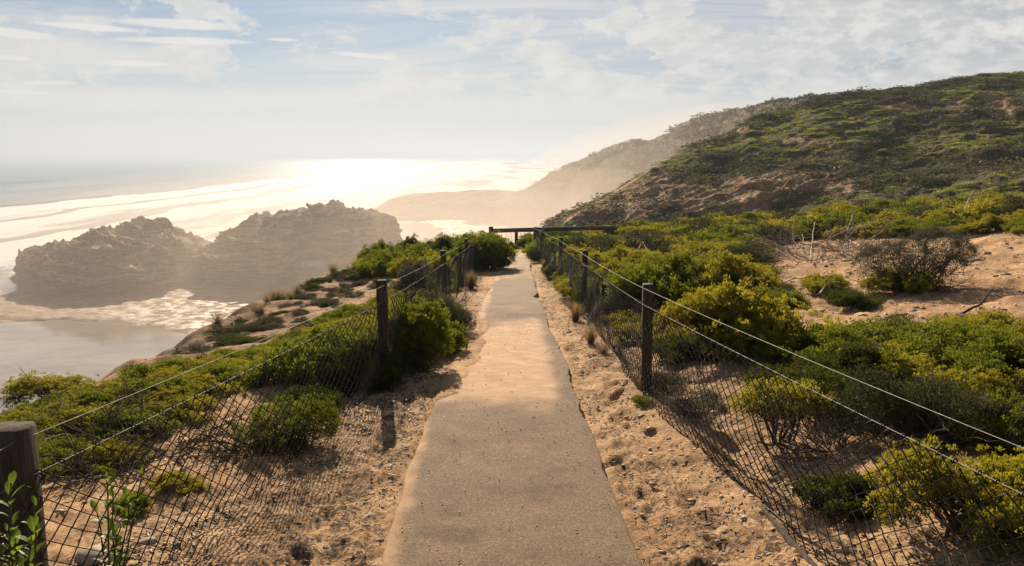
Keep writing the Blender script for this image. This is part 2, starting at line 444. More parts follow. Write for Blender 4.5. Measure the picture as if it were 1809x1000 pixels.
def clump(rng, n, sz, flat=1.):
    """one small dome of leaf sprays, radius 1"""
    d = rng.normal(size=(n, 3)); d[:, 2] = np.abs(d[:, 2])*1.1-.15
    d /= np.linalg.norm(d, axis=1, keepdims=True)
    rad = rng.uniform(.72, 1.08, n)*(1+.18*np.sin(d[:, 0]*7+rng.rand()*6)*np.cos(d[:, 1]*6))
    c = d*rad[:, None]
    ax = d+rng.normal(0, .55, (n, 3)); ax[:, 2] += .35; ax /= np.linalg.norm(ax, axis=1, keepdims=True)
    w = np.cross(ax, rng.normal(size=(n, 3))); w /= np.linalg.norm(w, axis=1, keepdims=True)
    L = sz*rng.uniform(.7, 1.3, n)[:, None]; W = L*.42
    V = np.stack([c-ax*L*.5, c+w*W, c+ax*L*.6, c-w*W], 1)
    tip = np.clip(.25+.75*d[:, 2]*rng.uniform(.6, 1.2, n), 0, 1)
    return V, tip
def clumps_mesh(name, P, Rad, col, rng, n=70, sz=.34, squash=.62, mat=None, nvar=10, wind=None):
    vs = [clump(rng, n, sz) for _ in range(nvar)]
    k = rng.randint(0, nvar, len(P)); VV, CC = [], []
    for i in range(nvar):
        s = k == i
        if not s.any(): continue
        m = s.sum(); th = rng.uniform(0, 2*pi, m); c, q = np.cos(th), np.sin(th)
        v, tip = vs[i]; v = v.reshape(-1, 3)
        X = v[None, :, 0]*c[:, None]-v[None, :, 1]*q[:, None]; Y = v[None, :, 0]*q[:, None]+v[None, :, 1]*c[:, None]
        Z = np.repeat(v[None, :, 2], m, 0)
        r = Rad[s]
        sx = rng.uniform(.8, 1.5, m) if wind is None else wind
        W = np.stack([X*(r*sx)[:, None] if wind is None else X*r[:, None]*wind, Y*r[:, None], Z*(r*squash*rng.uniform(.75, 1.2, m))[:, None]], -1)+P[s][:, None]
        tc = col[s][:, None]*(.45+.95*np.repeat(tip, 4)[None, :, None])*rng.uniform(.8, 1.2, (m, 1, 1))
        VV.append(W.reshape(-1, 3)); CC.append(tc.reshape(-1, 3))
    V = np.concatenate(VV); C = np.clip(np.concatenate(CC), 0, 1)
    return mesh_np(name, V, np.arange(len(V)).reshape(-1, 4), mat or M['hillveg'], attrs={'tint': C})
def sample_surface(X, Y, Z, n, rng):
    P = np.stack([X, Y, Z], -1)
    a = P[1:, :-1]-P[:-1, :-1]; b = P[:-1, 1:]-P[:-1, :-1]
    ar = np.linalg.norm(np.cross(a, b), axis=-1).ravel(); ar = ar/ar.sum()
    k = rng.choice(len(ar), n, p=ar); i, j = np.unravel_index(k, (X.shape[0]-1, X.shape[1]-1))
    s, t = rng.rand(n, 1), rng.rand(n, 1)
    return P[i, j]+a[i, j]*s+b[i, j]*t
def build_hills():
    rng = rs(4)
    # near hill
    X, Y, Z = ridge('hill', HC, [(975, 70), (1100, 82), (1300, 96), (1809, 108), (2150, 108)], [(975, 62), (1100, 58), (1300, 50), (1809, 42), (2150, 38)],
                    [(975, -9), (1300, -6.5), (1809, -3.5), (2150, -2)], 60, 520, 330, M['hill'], 1.12, 1.5, .07, 101)
    u, v = project(X, Y, Z)
    sm = sand_mask(u, v)
    veg = 1-ss(.28, .5, sm*.85+.34*fbm(X*.3, Y*.3, 4, 111))
    o = mesh_np('hill', np.stack([X, Y, Z], -1).reshape(-1, 3), grid_faces(*X.shape), M['hill'], attrs={'veg': (veg*.85).ravel()}, smooth=True)
    struct(o, 'scrub covered dune hill with bare sandy patches rising on the right', 'hill')
    P = sample_surface(X, Y, Z, 31000, rng)
    u, v = project(P[:, 0], P[:, 1], P[:, 2])
    sm = sand_mask(u, v)*.85+.34*fbm(P[:, 0]*.3, P[:, 1]*.3, 4, 111)+.12*fbm(P[:, 0]*1.1, P[:, 1]*1.1, 2, 115)
    keep = (sm < .36) | ((rng.rand(len(P)) < .30) & (sm < .95))
    keep &= (P[:, 1] < 125)
    P, u, v, sm = P[keep], u[keep], v[keep], sm[keep]
    kind = 1.15*fbm(P[:, 0]*.065+P[:, 1]*.03, P[:, 1]*.11-P[:, 0]*.03, 4, 121)
    streak = fbm((P[:, 0]+P[:, 1]*.9)*.045, (P[:, 1]-P[:, 0]*.5)*.3, 4, 125)
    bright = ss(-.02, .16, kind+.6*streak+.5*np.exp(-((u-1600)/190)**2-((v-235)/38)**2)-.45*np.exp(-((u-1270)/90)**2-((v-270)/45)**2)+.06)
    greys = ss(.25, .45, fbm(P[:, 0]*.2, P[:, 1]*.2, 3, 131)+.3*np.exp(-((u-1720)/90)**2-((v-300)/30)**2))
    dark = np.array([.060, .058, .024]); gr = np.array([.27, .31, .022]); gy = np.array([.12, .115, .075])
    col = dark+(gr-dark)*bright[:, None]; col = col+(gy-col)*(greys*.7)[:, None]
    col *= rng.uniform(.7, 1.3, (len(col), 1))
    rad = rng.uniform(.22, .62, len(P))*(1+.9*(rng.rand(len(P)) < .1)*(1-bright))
    rad *= 1-.35*bright
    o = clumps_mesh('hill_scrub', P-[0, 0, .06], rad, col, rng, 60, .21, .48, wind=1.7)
    tag(o, 'dense low green and brown scrub covering the dune hill', 'scrub', kind='stuff')
    H = (X, Y, Z)
    # far ridge
    X, Y, Z = ridge('far_hill', [(800, 398), (850, 380), (890, 356), (910, 344), (930, 336), (960, 320), (990, 300), (1030, 285), (1060, 273), (1100, 257), (1130, 252), (1150, 250), (1180, 236), (1200, 220), (1240, 206), (1270, 204), (1320, 191), (1370, 183), (1400, 179), (1450, 176), (1600, 180)],
                    [(880, 400), (1000, 360), (1100, 300), (1400, 200), (1600, 190)], [(880, 350), (1000, 290), (1100, 220), (1400, 120), (1600, 115)],
                    [(880, -28), (1100, -26), (1400, -8), (1600, -5)], 120, 360, 200, M['hill'], 1.15, 5., .025, 151)
    o = mesh_np('far_hill', np.stack([X, Y, Z], -1).reshape(-1, 3), grid_faces(*X.shape), M['hill'], attrs={'veg': np.full(X.size, .7)}, smooth=True)
    struct(o, 'hazy farther dune ridge behind the hill', 'far hill')
    P = sample_surface(X, Y, Z, 6500, rng); P = P[P[:, 2] > ZS+3]
    col = np.array([.075, .08, .035])*rng.uniform(.6, 1.4, (len(P), 1))
    o = clumps_mesh('far_hill_scrub', P-[0, 0, .2], rng.uniform(.9, 2.2, len(P)), col, rng, 34, .36, .6)
    tag(o, 'hazy dark scrub covering the farther dune ridge', 'scrub', kind='stuff')
    # headland
    X, Y, Z = ridge('headland', [(640, 392), (652, 380), (664, 369), (680, 358), (695, 351), (715, 344), (740, 341), (800, 339), (830, 336), (880, 335), (930, 338), (990, 340)],
                    [(640, 412), (700, 425), (990, 430)], [(640, 395), (700, 385), (990, 380)], [(640, -28.6), (990, -28.6)], 60, 260, 120, M['rock'], .42, 2.6, .06, 161)
    o = mesh_np('headland', np.stack([X, Y, Z], -1).reshape(-1, 3), grid_faces(*X.shape), M['rock'], smooth=True)
    struct(o, 'flat topped rocky headland fading into the sea haze', 'headland')
    return H

# ------------------------------------------------------------------ ROCKS in the surf
LEDGE = [0, 0, 0]
def sea_rock(name, sil, Y0, D, label, seed):
    us = np.linspace(sil[0][0], sil[-1][0], 620)
    rows = ip(us, sil)
    s = np.array([(ray(u, v)[0]/ray(u, v)[1])*Y0 for u, v in zip(us, rows)])
    zt = np.array([CH+slope(v)*Y0 for v in rows])
    jag = 1.5*fbm(s*.3, s*0, 4, seed+1, .6)+.4*np.abs(fbm(s*1.1, s*0+5, 3, seed+2))-(.9 if seed < 220 else .1); zt = zt+jag
    H = np.maximum(zt-ZS, .4)
    phi = np.linspace(0, pi, 260)
    dd = ip((us-us[0])/(us[-1]-us[0]), [(0, .06), (.15, .38), (.32, .85), (.55, 1), (.85, .8), (1, .12)])*D
    cy = np.cos(phi); sz = np.sin(phi)**.82
    S = np.repeat(s[:, None], len(phi), 1)
    Z = ZS-1.5+(H+1.5)[:, None]*sz[None]
    und = 1-.20*np.exp(-((Z-ZS-1.5)/2.2)**2)
    Yy = Y0-dd[:, None]*cy[None]*und
    # ledges and gullies
    w = np.abs(cy)[None]*ss(ZS-1, ZS+4, Z)
    def rg(x_, y_, o_, k_): return 1-2*np.abs(fbm(x_, y_, o_, k_, .55))
    led = fbm(S*.05+Z*.05, Z*.42, 3, seed+5); gul = rg(S*.075, Z*.05+Yy*.03, 3, seed+6)
    Yy = Yy-w*(2.6*led+5.0*(gul-.4)+1.1*fbm(S*.45, Z*.6, 3, seed+11))*np.sign(cy)[None]
    q = (Z-ZS)/2.6+.9*fbm(S*.05, Yy*.05, 3, seed+15); fl = np.floor(q); fr_ = q-fl
    Z = Z+(ss(.25, .75, fr_)-fr_)*1.9*ss(.12, .4, sz)[None]
    Z = Z+ss(.15, .9, sz)[None]*(2.4*(rg(S*.09, Yy*.10, 3, seed+7)-.5)+1.3*(rg(S*.3, Yy*.3, 3, seed+8)-.4)+.45*fbm(S*1.1, Yy*1.1, 3, seed+9))*(1-.45*np.exp(-((phi-pi/2)/.1)**2))[None]
    S = S+(1.2*w+.8)*fbm(Z*.35, Yy*.2+S*.1, 3, seed+18)*2
    if seed > 220:      # a level ledge that holds the pool
        u_, v_ = project(S, Yy, Z); q_ = (u_-554)**2+(v_-470)**2+(Yy > 212)*1e6; k_ = np.argmin(q_)
        LEDGE[:] = [S.ravel()[k_], Yy.ravel()[k_], Z.ravel()[k_]+.6]
        e_ = ((S-LEDGE[0])/4.6)**2+((Yy-LEDGE[1])/8.2)**2; m_ = 1-ss(.75, 1.25, e_)
        Z = Z*(1-m_)+(LEDGE[2]-.35)*m_
    V = np.stack([S, Yy, Z], -1)
    o = mesh_np(name, V.reshape(-1, 3), grid_faces(*S.shape), M['rock'], smooth=False)
    tag(o, label, 'rock')
    return V
def build_rocks():
    A = sea_rock('sea_rock', [(24, 518), (30, 506), (36, 498), (36, 470), (40, 450), (64, 438), (100, 435), (125, 424), (160, 415), (200, 403), (235, 398), (262, 396), (278, 397), (290, 405), (312, 420), (345, 440), (372, 470), (392, 500), (405, 520)], 200, 31,
                 'lower rounded limestone outcrop with undercut left end standing in the shallows', 201)
    B = sea_rock('sea_rock', [(300, 500), (330, 480), (350, 452), (380, 441), (392, 436), (396, 419), (420, 413), (432, 408), (436, 401), (452, 393), (466, 387), (474, 392), (494, 397), (500, 383), (522, 374), (538, 375), (544, 382), (552, 379), (558, 372), (568, 366), (586, 369), (600, 377), (620, 380), (640, 378), (660, 382), (690, 394), (712, 408), (722, 416), (726, 424), (722, 440), (712, 470), (705, 510)], 216, 38,
                 'taller jagged limestone outcrop with notched crest behind the cliff edge', 231)
    # marker standing on the crest
    p = at(556.5, 371.5, 216)
    v, f = tube([p-[0, 0, .6], p+[0, 0, .5], p+[0, 0, .95]], [.16, .15, .13], 7)
    v2, f2 = box(p+[0, 0, .98], (.42, .3, .1))
    v, f = join([(v, f), (v2, f2)])
    tag(mesh_np('marker_post', v, f, M['post']), 'thin dark marker post on the crest of the taller sea rock', 'post')
    # small bright rock pool
    c = np.array(LEDGE)
    th = np.linspace(0, 2*pi, 60, endpoint=False)
    rx = 3.1*(1+.16*np.sin(3*th+1)+.08*np.sin(7*th)); ry = 6.0*(1+.15*np.cos(2*th)+.07*np.sin(9*th))
    V = [c+[0, 0, .05]]
    for k in (.4, .8, 1.):
        for j in range(60): V.append(c+[rx[j]*k*cos(th[j]), ry[j]*k*sin(th[j]), .05-.02*k+.03*sin(5*th[j])*k])
    lip = [c+[rx[j]*1.18*cos(th[j]), ry[j]*1.18*sin(th[j]), .1] for j in range(60)]
    low = [c+[rx[j]*1.5*cos(th[j]), ry[j]*1.5*sin(th[j])+1.5, -5.] for j in range(60)]
    tri = [[0, 1+j, 1+(j+1) % 60, 1+(j+1) % 60] for j in range(60)]
    F4 = [[1+a*60+j, 1+(a+1)*60+j, 1+(a+1)*60+(j+1) % 60, 1+a*60+(j+1) % 60] for a in (0, 1) for j in range(60)]
    root = thing('rock_pool', 'small bright white foamy rock pool on a ledge of the sea rock', 'rock pool')
    s = N('pool_foam'); s.done(s.bsdf(s.mix(s.ramp(s.noise(s.pos(), .9, 6, .7), .45, .6), (.9, .9, .88), (.6, .6, .58)), .12, s.bump(s.noise(s.pos(), 1.2, 5), .08), 1.))
    V = np.array(V); me = bpy.data.meshes.new('water'); me.from_pydata(V.tolist(), [], [t[:3] for t in tri]+F4); me.materials.append(s.m)
    w = bpy.data.objects.new('water', me); COL.objects.link(w); w.parent = root
    Rv = np.array([V[121+j]-[0, 0, .12] for j in range(60)]+lip+low)
    Rf = [[a*60+j, a*60+(j+1) % 60, (a+1)*60+(j+1) % 60, (a+1)*60+j] for a in (0, 1) for j in range(60)]
    mesh_np('rim', Rv, np.array(Rf), M['rock'], root)

# ------------------------------------------------------------------ SEA and BEACH
def build_sea():
    nr, na = 760, 640
    r = np.exp(np.linspace(math.log(40), math.log(14000), nr)); a = np.linspace(R(-75), R(55), na)
    rr, aa = np.meshgrid(r, a, indexing='ij'); x = rr*np.sin(aa); y = rr*np.cos(aa)
    wob = 14*fbm(y*.006, y*0, 3, 301)+3*fbm(y*.05, x*0, 2, 302)
    z = np.full_like(x, ZS)
    far = ss(150, 400, rr)
    calm = (1-ss(135, 165, y+.25*x))*(1-ss(30, 60, np.abs(x+60)-60)*0)*ss(-400, -300, x*0)
    calm = 1-ss(178, 205, y+.2*(x+60))
    calm = calm*(1-ss(90, 150, -x))
    z = z+(1-calm)*.35*fbm(x*.06, y*.02, 4, 303)*np.exp(-rr/2500)
    foam = np.zeros_like(x)
    surf = ss(-305, -285, x+wob)*(1-calm)
    foam = surf*(.60+.34*fbm(x*.03, y*.008, 4, 305))
    for X0, h, w in ((-290, 1.9, 7), (-188, 1.1, 6), (-120, .7, 5), (-238, .5, 6), (-420, 1.0, 16), (-560, .9, 18)):
        br = fbm(y*.012+X0, y*0, 3, 307)
        d = x+wob*(1 if X0 > -300 else .6)-X0
        hh = h*np.clip(.8+.7*br, .15, 1.5)
        z = z+(1-calm)*hh*np.where(d < 0, np.exp(-(d/(w*1.5))**2), np.exp(-(d/(w*.55))**2))
        if X0 > -300:
            foam = foam+(1-calm)*.42*ss(w*.3, w*.8, d)*(1-ss(w*2, w*6, d))*np.clip(.8+br, .2, 1.3)
            foam = foam-.62*np.exp(-((d-w*.1)/(w*.55))**2)*np.clip(1.-br, 0, 1)
    foam = foam+.30*ss(.5, .75, fbm(x*.02, y*.004, 4, 311))*(1-ss(-300, -280, x))*ss(-900, -400, x)
    # milky water round the rocks
    foam = foam*(1-(1-ss(205, 235, y))*ss(-128, -108, x))
    foam = np.clip(foam, 0, 1)*(1-calm)
    o = mesh_np('sea', np.stack([x, y, z], -1).reshape(-1, 3), grid_faces(nr, na), M['sea'], attrs={'foam': foam.ravel(), 'calm': calm.ravel()}, smooth=True)
    struct(o, 'hazy sea with lines of white surf and a calm lagoon by the rocks', 'sea')
    # reef flat and far beach
    x, y = np.meshgrid(np.linspace(-150, 160, 620), np.linspace(60, 440, 620), indexing='ij')
    n = fbm(x*.05, y*.05, 5, 321); n2 = fbm(x*.25, y*.25, 3, 325)
    edge = 150-(x+94)*.49
    flat = ss(-6, 6, y-edge+14*n)*(1-ss(195, 215, y+8*n))*(1-ss(108, 122, -x+8*n))
    near = (1-ss(88, 99, y+.12*(x+60)+14*n+3*n2))
    beach = ss(0, 30, x+34-ip(y, [(200, 0), (300, -6), (400, -30)])+14*n)*ss(215, 240, y)
    h = ZS-1.1+1.40*np.maximum(flat, near)+.32*n*flat+.10*n2+beach*(1.45+.02*np.clip(x, 0, 100))+.2*n
    o = mesh_np('beach', np.stack([x, y, h], -1).reshape(-1, 3), grid_faces(*x.shape), M['beach'], attrs={'dry': np.clip(beach*.8+near*.5, 0, 1).ravel()}, smooth=True)
    struct(o, 'wet brown reef flat and pale beach below the cliff', 'beach')

# ------------------------------------------------------------------ FENCES
def post_mesh(h, w, rng, depth=.35):
    n = 9; zs = np.concatenate([[-depth], np.linspace(0, h-.012, n-2), [h]])
    V = []
    c = w*.5; ch = w*.09
    ring = np.array([[-c+ch, -c], [c-ch, -c], [c, -c+ch], [c, c-ch], [c-ch, c], [-c+ch, c], [-c, c-ch], [-c, -c+ch]])
    for i, z in enumerate(zs):
        k = .93 if i == len(zs)-1 else 1
        V.append(np.concatenate([ring*k+rng.normal(0, .0012, (8, 2)), np.full((8, 1), z)+(rng.normal(0, .002, (8, 1)) if i == len(zs)-1 else 0)], 1))
    V = np.concatenate(V); m = len(zs)
    i = np.arange(m*8).reshape(m, 8); j = np.roll(i, -1, 1)
    Fc = np.stack([i[:-1], j[:-1], j[1:], i[1:]], -1).reshape(-1, 4)
    t = i[-1]; top = np.array([[t[0], t[1], t[2], t[7]], [t[7], t[2], t[3], t[6]], [t[6], t[3], t[4], t[5]]])
    return V, np.concatenate([Fc, top])
def chain_link(pts, tops, rad=.0021, pitch=.062, seed=0, mesh_h=None):
    """pts: (n,2) line of one panel, tops: z of top edge at both ends; returns zigzag wires as thin prisms"""
    rng = rs(seed)
    (x0, y0), (x1, y1) = pts
    L = math.hypot(x1-x0, y1-y0); nw = int(L/pitch)
    hrow = pitch*.62
    parts_V = []; parts_F = []
    base = 0
    K = 30
    dx, dy = (x1-x0)/L, (y1-y0)/L; nx, ny = -dy, dx
    for w in range(nw+1):
        s0 = (w+.5)*pitch
        k = np.arange(K)
        sgn = np.where((k+w) % 2 == 0, -1, 1)
        s = s0+sgn*pitch*.52
        s = np.clip(s, 0, L)
        X = x0+dx*s; Y = y0+dy*s
        zt = tops[0]+(tops[1]-tops[0])*s/L-.06*np.sin(pi*s/L)*.35
        z = zt-k*hrow
        zg = ground(X, Y, False)-.015
        # irregular weave
        off = .02*np.sin(s*2.1+seed)*np.sin(k*.21)+.05*fbm(s*1.3, k*.15, 2, 400+seed)
        sw = .022*fbm(s*2.5, z*2.5, 2, 410+seed)
        X = X+dx*sw+nx*(off+.0016*sgn); Y = Y+dy*sw+ny*(off+.0016*sgn); z = z+.012*fbm(s*2.3, z*2.3, 2, 420+seed)
        ok = z > zg
        m = int(ok.sum())
        if m < 3: continue
        P = np.stack([X, Y, z], -1)[:m+1]
        V, Fc = tube(P, rad, 3)
        parts_V.append(V); parts_F.append(Fc+base); base += len(V)
    return np.concatenate(parts_V), np.concatenate(parts_F)
def fence(line, heights, side, label, z_over):
    root = thing('chain_link_fence', label, 'fence', (line[1][0], line[1][1], float(ground(line[1][0], line[1][1], False))))
    base = np.array(root.location)
    rng = rs(11 if side > 0 else 12)
    tops = []
    for i, (x, y) in enumerate(line):
        g = float(ground(x, y, False)); top = z_over[i]
        tops.append(top)
        v, f = post_mesh(top-g, .088 if i > 1 else (.088 if side > 0 else .125), rng)
        r = rng.uniform(-.06, .06); tilt = rng.normal(0, .012, 2)
        c, s = cos(r), sin(r)
        v = v@np.array([[c, s, 0], [-s, c, 0], [0, 0, 1]])
        v[:, 0] += v[:, 2]*tilt[0]; v[:, 1] += v[:, 2]*tilt[1]
        o = mesh_np('post', v, f, M['post'], root, loc=(x-base[0], y-base[1], g-base[2]))
    wx = -.06*side*0
    for i in range(len(line)-1):
        (x0, y0), (x1, y1) = line[i], line[i+1]
        off = -side*.052            # wires are stapled to the path side of the posts
        if side < 0: off = .052
        if i == 0 and side < 0: off = .066
        a = np.array([x0+(off if not (i <= 1 and side < 0) else .066), y0, 0]); b = np.array([x1+(off if i else .052*(1 if side < 0 else -1)), y1, 0])
        for nm, dz, rad, sag in (('top_wire', -.035, .0014, .018), ('mesh_wire', -.175, .0014, .012)):
            t = np.linspace(0, 1, 30)
            P = a[None]+(b-a)[None]*t[:, None]; P[:, 2] = tops[i]+(tops[i+1]-tops[i])*t+dz-sag*4*t*(1-t)
            if nm == 'top_wire': P[:, 0] += .004*side
            v, f = tube(P-base, rad, 5)
            if nm == 'mesh_wire':
                # twisted tie clips along the wire
                cl = []
                n = int(np.linalg.norm(b-a)/.11)
                for k in range(n):
                    q = (k+.5+rng.uniform(-.2, .2))/n
                    c0 = a+(b-a)*q; c0[2] = tops[i]+(tops[i+1]-tops[i])*q+dz-sag*4*q*(1-q)
                    th = np.linspace(0, 2*pi, 7)
                    rr = .009
                    d = (b-a)/np.linalg.norm(b-a)
                    Pp = np.stack([c0+np.array([-d[1], d[0], 0])*rr*cos(q_)+np.array([0, 0, 1])*rr*sin(q_)+d*(.012*(j/6-.5)) for j, q_ in enumerate(th)])
                    cl.append(tube(Pp-base, .0035, 4))
                cv, cf = join(cl)
                clips = (cv, cf)
            mesh_np(nm, v, f, M['wire'], root)
        # mesh panel
        v, f = chain_link([(a[0], a[1]), (b[0], b[1])], (tops[i]-.175, tops[i+1]-.175), seed=i*2+(1 if side > 0 else 0), rad=.0038)
        t_ = clips; tri = np.concatenate([f, t_[1]+len(v)])
        mesh_np('mesh_panel', np.concatenate([v-base, t_[0]]), tri, M['mesh'], root)
        # bottom line wire
        t = np.linspace(0, 1, 60); P = a[None]+(b-a)[None]*t[:, None]; P[:, 2] = ground(P[:, 0], P[:, 1], False)+.015+.01*np.sin(t*9)
        v, f = tube(P-base, .0022, 4)
        mesh_np('bottom_wire', v, f, M['mesh'], root)
    return root
def build_fences():
    fence(FR[1:], None, 1, 'chain link fence with timber posts along the right side of the path', [1.17, .845, .51, .16, -.17, -.52])
    fence([(-1.74, -2.8)]+FL[1:], None, -1, 'chain link fence with timber posts along the left side of the path', [1.12, 1.0, .83, .46, .09, -.34])
    # weathered board lying along the foot of the right fence
    rng = rs(3)
    pts = [(1.40, 2.6), (1.33, 4.7)]
    for (x0, y0), (x1, y1) in zip(pts[:-1], pts[1:]):
        t = np.linspace(0, 1, 24); V = []
        for q in t:
            x = x0+(x1-x0)*q; y = y0+(y1-y0)*q; g = float(ground(x, y, False))
            w = .007
            V += [[x-w, y, g-.08], [x+w, y, g-.08], [x+w*.9, y, g+.008+.006*sin(q*20)], [x-w*.9, y, g+.009+.006*sin(q*17)]]
        V = np.array(V); i = np.arange(len(V)).reshape(-1, 4); j = np.roll(i, -1, 1)
        Fc = np.concatenate([np.stack([i[:-1], j[:-1], j[1:], i[1:]], -1).reshape(-1, 4), i[[0, -1]]])
        tag(mesh_np('edging_board', V, Fc, M['post']), 'weathered thin timber board half buried at the foot of the right fence', 'board')
    # rail fence across the end of the path
    rt = thing('rail_fence', 'timber post and rail fence across the seaward end of the path', 'fence', (-.8, 32, -1.6)); base = np.array(rt.location)
    def rail(pts, h, w, nm, parent, mat, b):
        V = []
        for (x, y, z) in pts: V += [[x, y-w/2, z-h], [x, y+w/2, z-h], [x, y+w/2, z], [x, y-w/2, z]]
        V = np.array(V)-b; i = np.arange(len(V)).reshape(-1, 4); j = np.roll(i, -1, 1)
        Fc = np.concatenate([np.stack([i[:-1], j[:-1], j[1:], i[1:]], -1).reshape(-1, 4), i[[0, -1]]])
        return mesh_np(nm, V, Fc, mat, parent)
    rp = [(-.75, 32, -.88), (1.0, 32.3, -.86), (3.1, 33, -.86), (4.3, 33.5, -.90)]
    for a, b in zip(rp[:-1], rp[1:]): rail([a, (b[0]-.01, b[1], b[2])], .16, .09, 'rail', rt, M['rail'], base)
    for x, y, z, w in [(-.82, 32, -.80, .17), (.17, 32.2, -1.04, .13), (1.98, 32.7, -1.03, .13), (4.1, 33.5, -1.05, .13)]:
        g = float(ground(x, y, False)); v, f = post_mesh(z-g, w, rng)
        mesh_np('post', v, f, M['post'], rt, loc=(x-base[0], y-base[1], g-base[2]))
    wv = []
    for k in range(8):
        z0 = -1.04-k*.075
        wv.append(tube(np.array([[-.8, 32.06, z0], [2., 32.6, z0+.01], [4.1, 33.4, z0]])-base, .0045, 4))
    for k in range(26):
        x = -.75+k*.18; y = np.interp(x, [-.8, 2, 4.1], [32.06, 32.6, 33.4])
        wv.append(tube(np.array([[x, y, -1.03], [x, y, -1.62]])-base, .004, 4))
    v, f = join(wv); mesh_np('wire_mesh', v, f, M['wire'], rt)
    # stout end post, paired
    for x, y, top, w, lb in [(.86, 28.9, -.56, .20, 'stout dark timber post at the end of the right fence'), (1.12, 30.2, -.78, .14, 'shorter timber post just behind the stout end post')]:
        g = float(ground(x, y, False)); v, f = post_mesh(top-g, w, rng)
        tag(mesh_np('end_post', v, f, M['post'], loc=(x, y, g)), lb, 'post')
    # timber sleeper where the path meets the lookout
    g = float(ground(0, 30.6, False))
    v, f = box((0, 0, 0), (2.2, .16, .16)); v[:, 2] += rng.normal(0, .004, 8)
    tag(mesh_np('timber_sleeper', v, f, M['rail'], loc=(.1, 30.9, g+.07)), 'dark timber sleeper lying across the end of the path', 'timber')
    # small railing farther off
    r2 = thing('lookout_railing', 'short timber railing showing above the scrub beyond the path end', 'railing', (4.8, 45, -2.8)); b2 = np.array(r2.location)
    z = at(1060, 391, 45)[2]
    for u in (1054, 1085):
        p = at(u, 391, 45); g = min(float(ground(p[0], 45, False)), z-.9)
        v, f = post_mesh(z-g+.06, .16, rng); mesh_np('post', v, f, M['post'], r2, loc=(p[0]-b2[0], 0, g-b2[2]))
    a, b = at(1052, 391, 45), at(1088, 391, 45)
    rail([(a[0]+.1, 45, z), (b[0]-.1, 45, z)], .09, .08, 'rail', r2, M['rail'], b2)
    rail([(a[0]+.1, 45.0, z-.3), (b[0]-.1, 45.0, z-.3)], .07, .06, 'rail', r2, M['wire'], b2)

# ------------------------------------------------------------------ PLANTS
def unit(a): return a/(np.linalg.norm(a, axis=-1, keepdims=True)+1e-9)
def quads(c, ax, wd, L, W):
    return np.stack([c, c+ax*L*.55+wd*W, c+ax*L, c+ax*L*.55-wd*W], 1).reshape(-1, 3)
def shrub_mesh(rng, lobes, ntuft, m, L, W, rt=.085, up=.55, inner=.25, spread=.6, tipb=0.):
    lobes = np.array(lobes, float)
    ar = lobes[:, 3]*lobes[:, 4]; k = rng.choice(len(lobes), ntuft*9, p=ar/ar.sum())
    d = rng.normal(size=(len(k), 3)); d[:, 2] = d[:, 2]+.35; d = unit(d); d = d[:, :]
    c = lobes[k, :3]+d*lobes[k, 3:]*rng.uniform(.86, 1.02, (len(k), 1))
    ok = (d[:, 2] > -.45) & (c[:, 2] > .03)
    for j in range(len(lobes)):
        q = np.sum(((c-lobes[j, :3])/(lobes[j, 3:]*.9))**2, 1)
        ok &= (q > 1) | (k == j)
    hole = fbm(c[:, 0]*6+c[:, 2]*5, c[:, 1]*6-c[:, 2]*4, 2, rng.randint(999))
    ok &= hole < .24
    c, k, d = c[ok][:ntuft], k[ok][:ntuft], d[ok][:ntuft]
    nrm = unit(d/lobes[k, 3:])
    outl = (rng.rand(len(c)) < .22)*rng.uniform(.03, .11, len(c))
    c = c+unit(nrm+[0, 0, .8])*outl[:, None]
    nrm = unit(nrm+[0, 0, up*.5])
    T = len(c); r = rt*rng.uniform(.6, 1.35, T)
    dd = unit(rng.normal(size=(T, m, 3))+nrm[:, None]*1.1)
    pc = c[:, None]+dd*(r[:, None]*rng.uniform(.35, 1., (T, m)))[..., None]
    ax = unit(dd+rng.normal(0, spread*.5, (T, m, 3))+[0, 0, up])
    wd = unit(np.cross(ax, rng.normal(size=(T, m, 3))))
    s = rng.uniform(.65, 1.25, (T, m))[..., None]
    V = quads(pc.reshape(-1, 3), ax.reshape(-1, 3), wd.reshape(-1, 3), (L*s).reshape(-1, 1), (W*s).reshape(-1, 1))
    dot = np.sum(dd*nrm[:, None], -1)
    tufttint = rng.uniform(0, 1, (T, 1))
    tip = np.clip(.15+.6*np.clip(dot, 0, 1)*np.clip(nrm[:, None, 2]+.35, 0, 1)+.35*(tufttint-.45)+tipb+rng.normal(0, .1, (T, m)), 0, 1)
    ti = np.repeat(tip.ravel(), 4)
    # inner shell so the bush is not hollow
    ni = int(T*m*inner); j = rng.choice(len(lobes), ni, p=ar/ar.sum())
    di = unit(rng.normal(size=(ni, 3))); ci = lobes[j, :3]+di*lobes[j, 3:]*rng.uniform(.3, .85, (ni, 1)); ci[:, 2] = np.maximum(ci[:, 2], .02)
    ai = unit(di+rng.normal(0, .8, (ni, 3))); wi = unit(np.cross(ai, rng.normal(size=(ni, 3))))
    Vi = quads(ci, ai, wi, np.full((ni, 1), L*1.3), np.full((ni, 1), W*1.5))
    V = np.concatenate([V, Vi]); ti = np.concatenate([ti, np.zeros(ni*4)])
    return V, ti
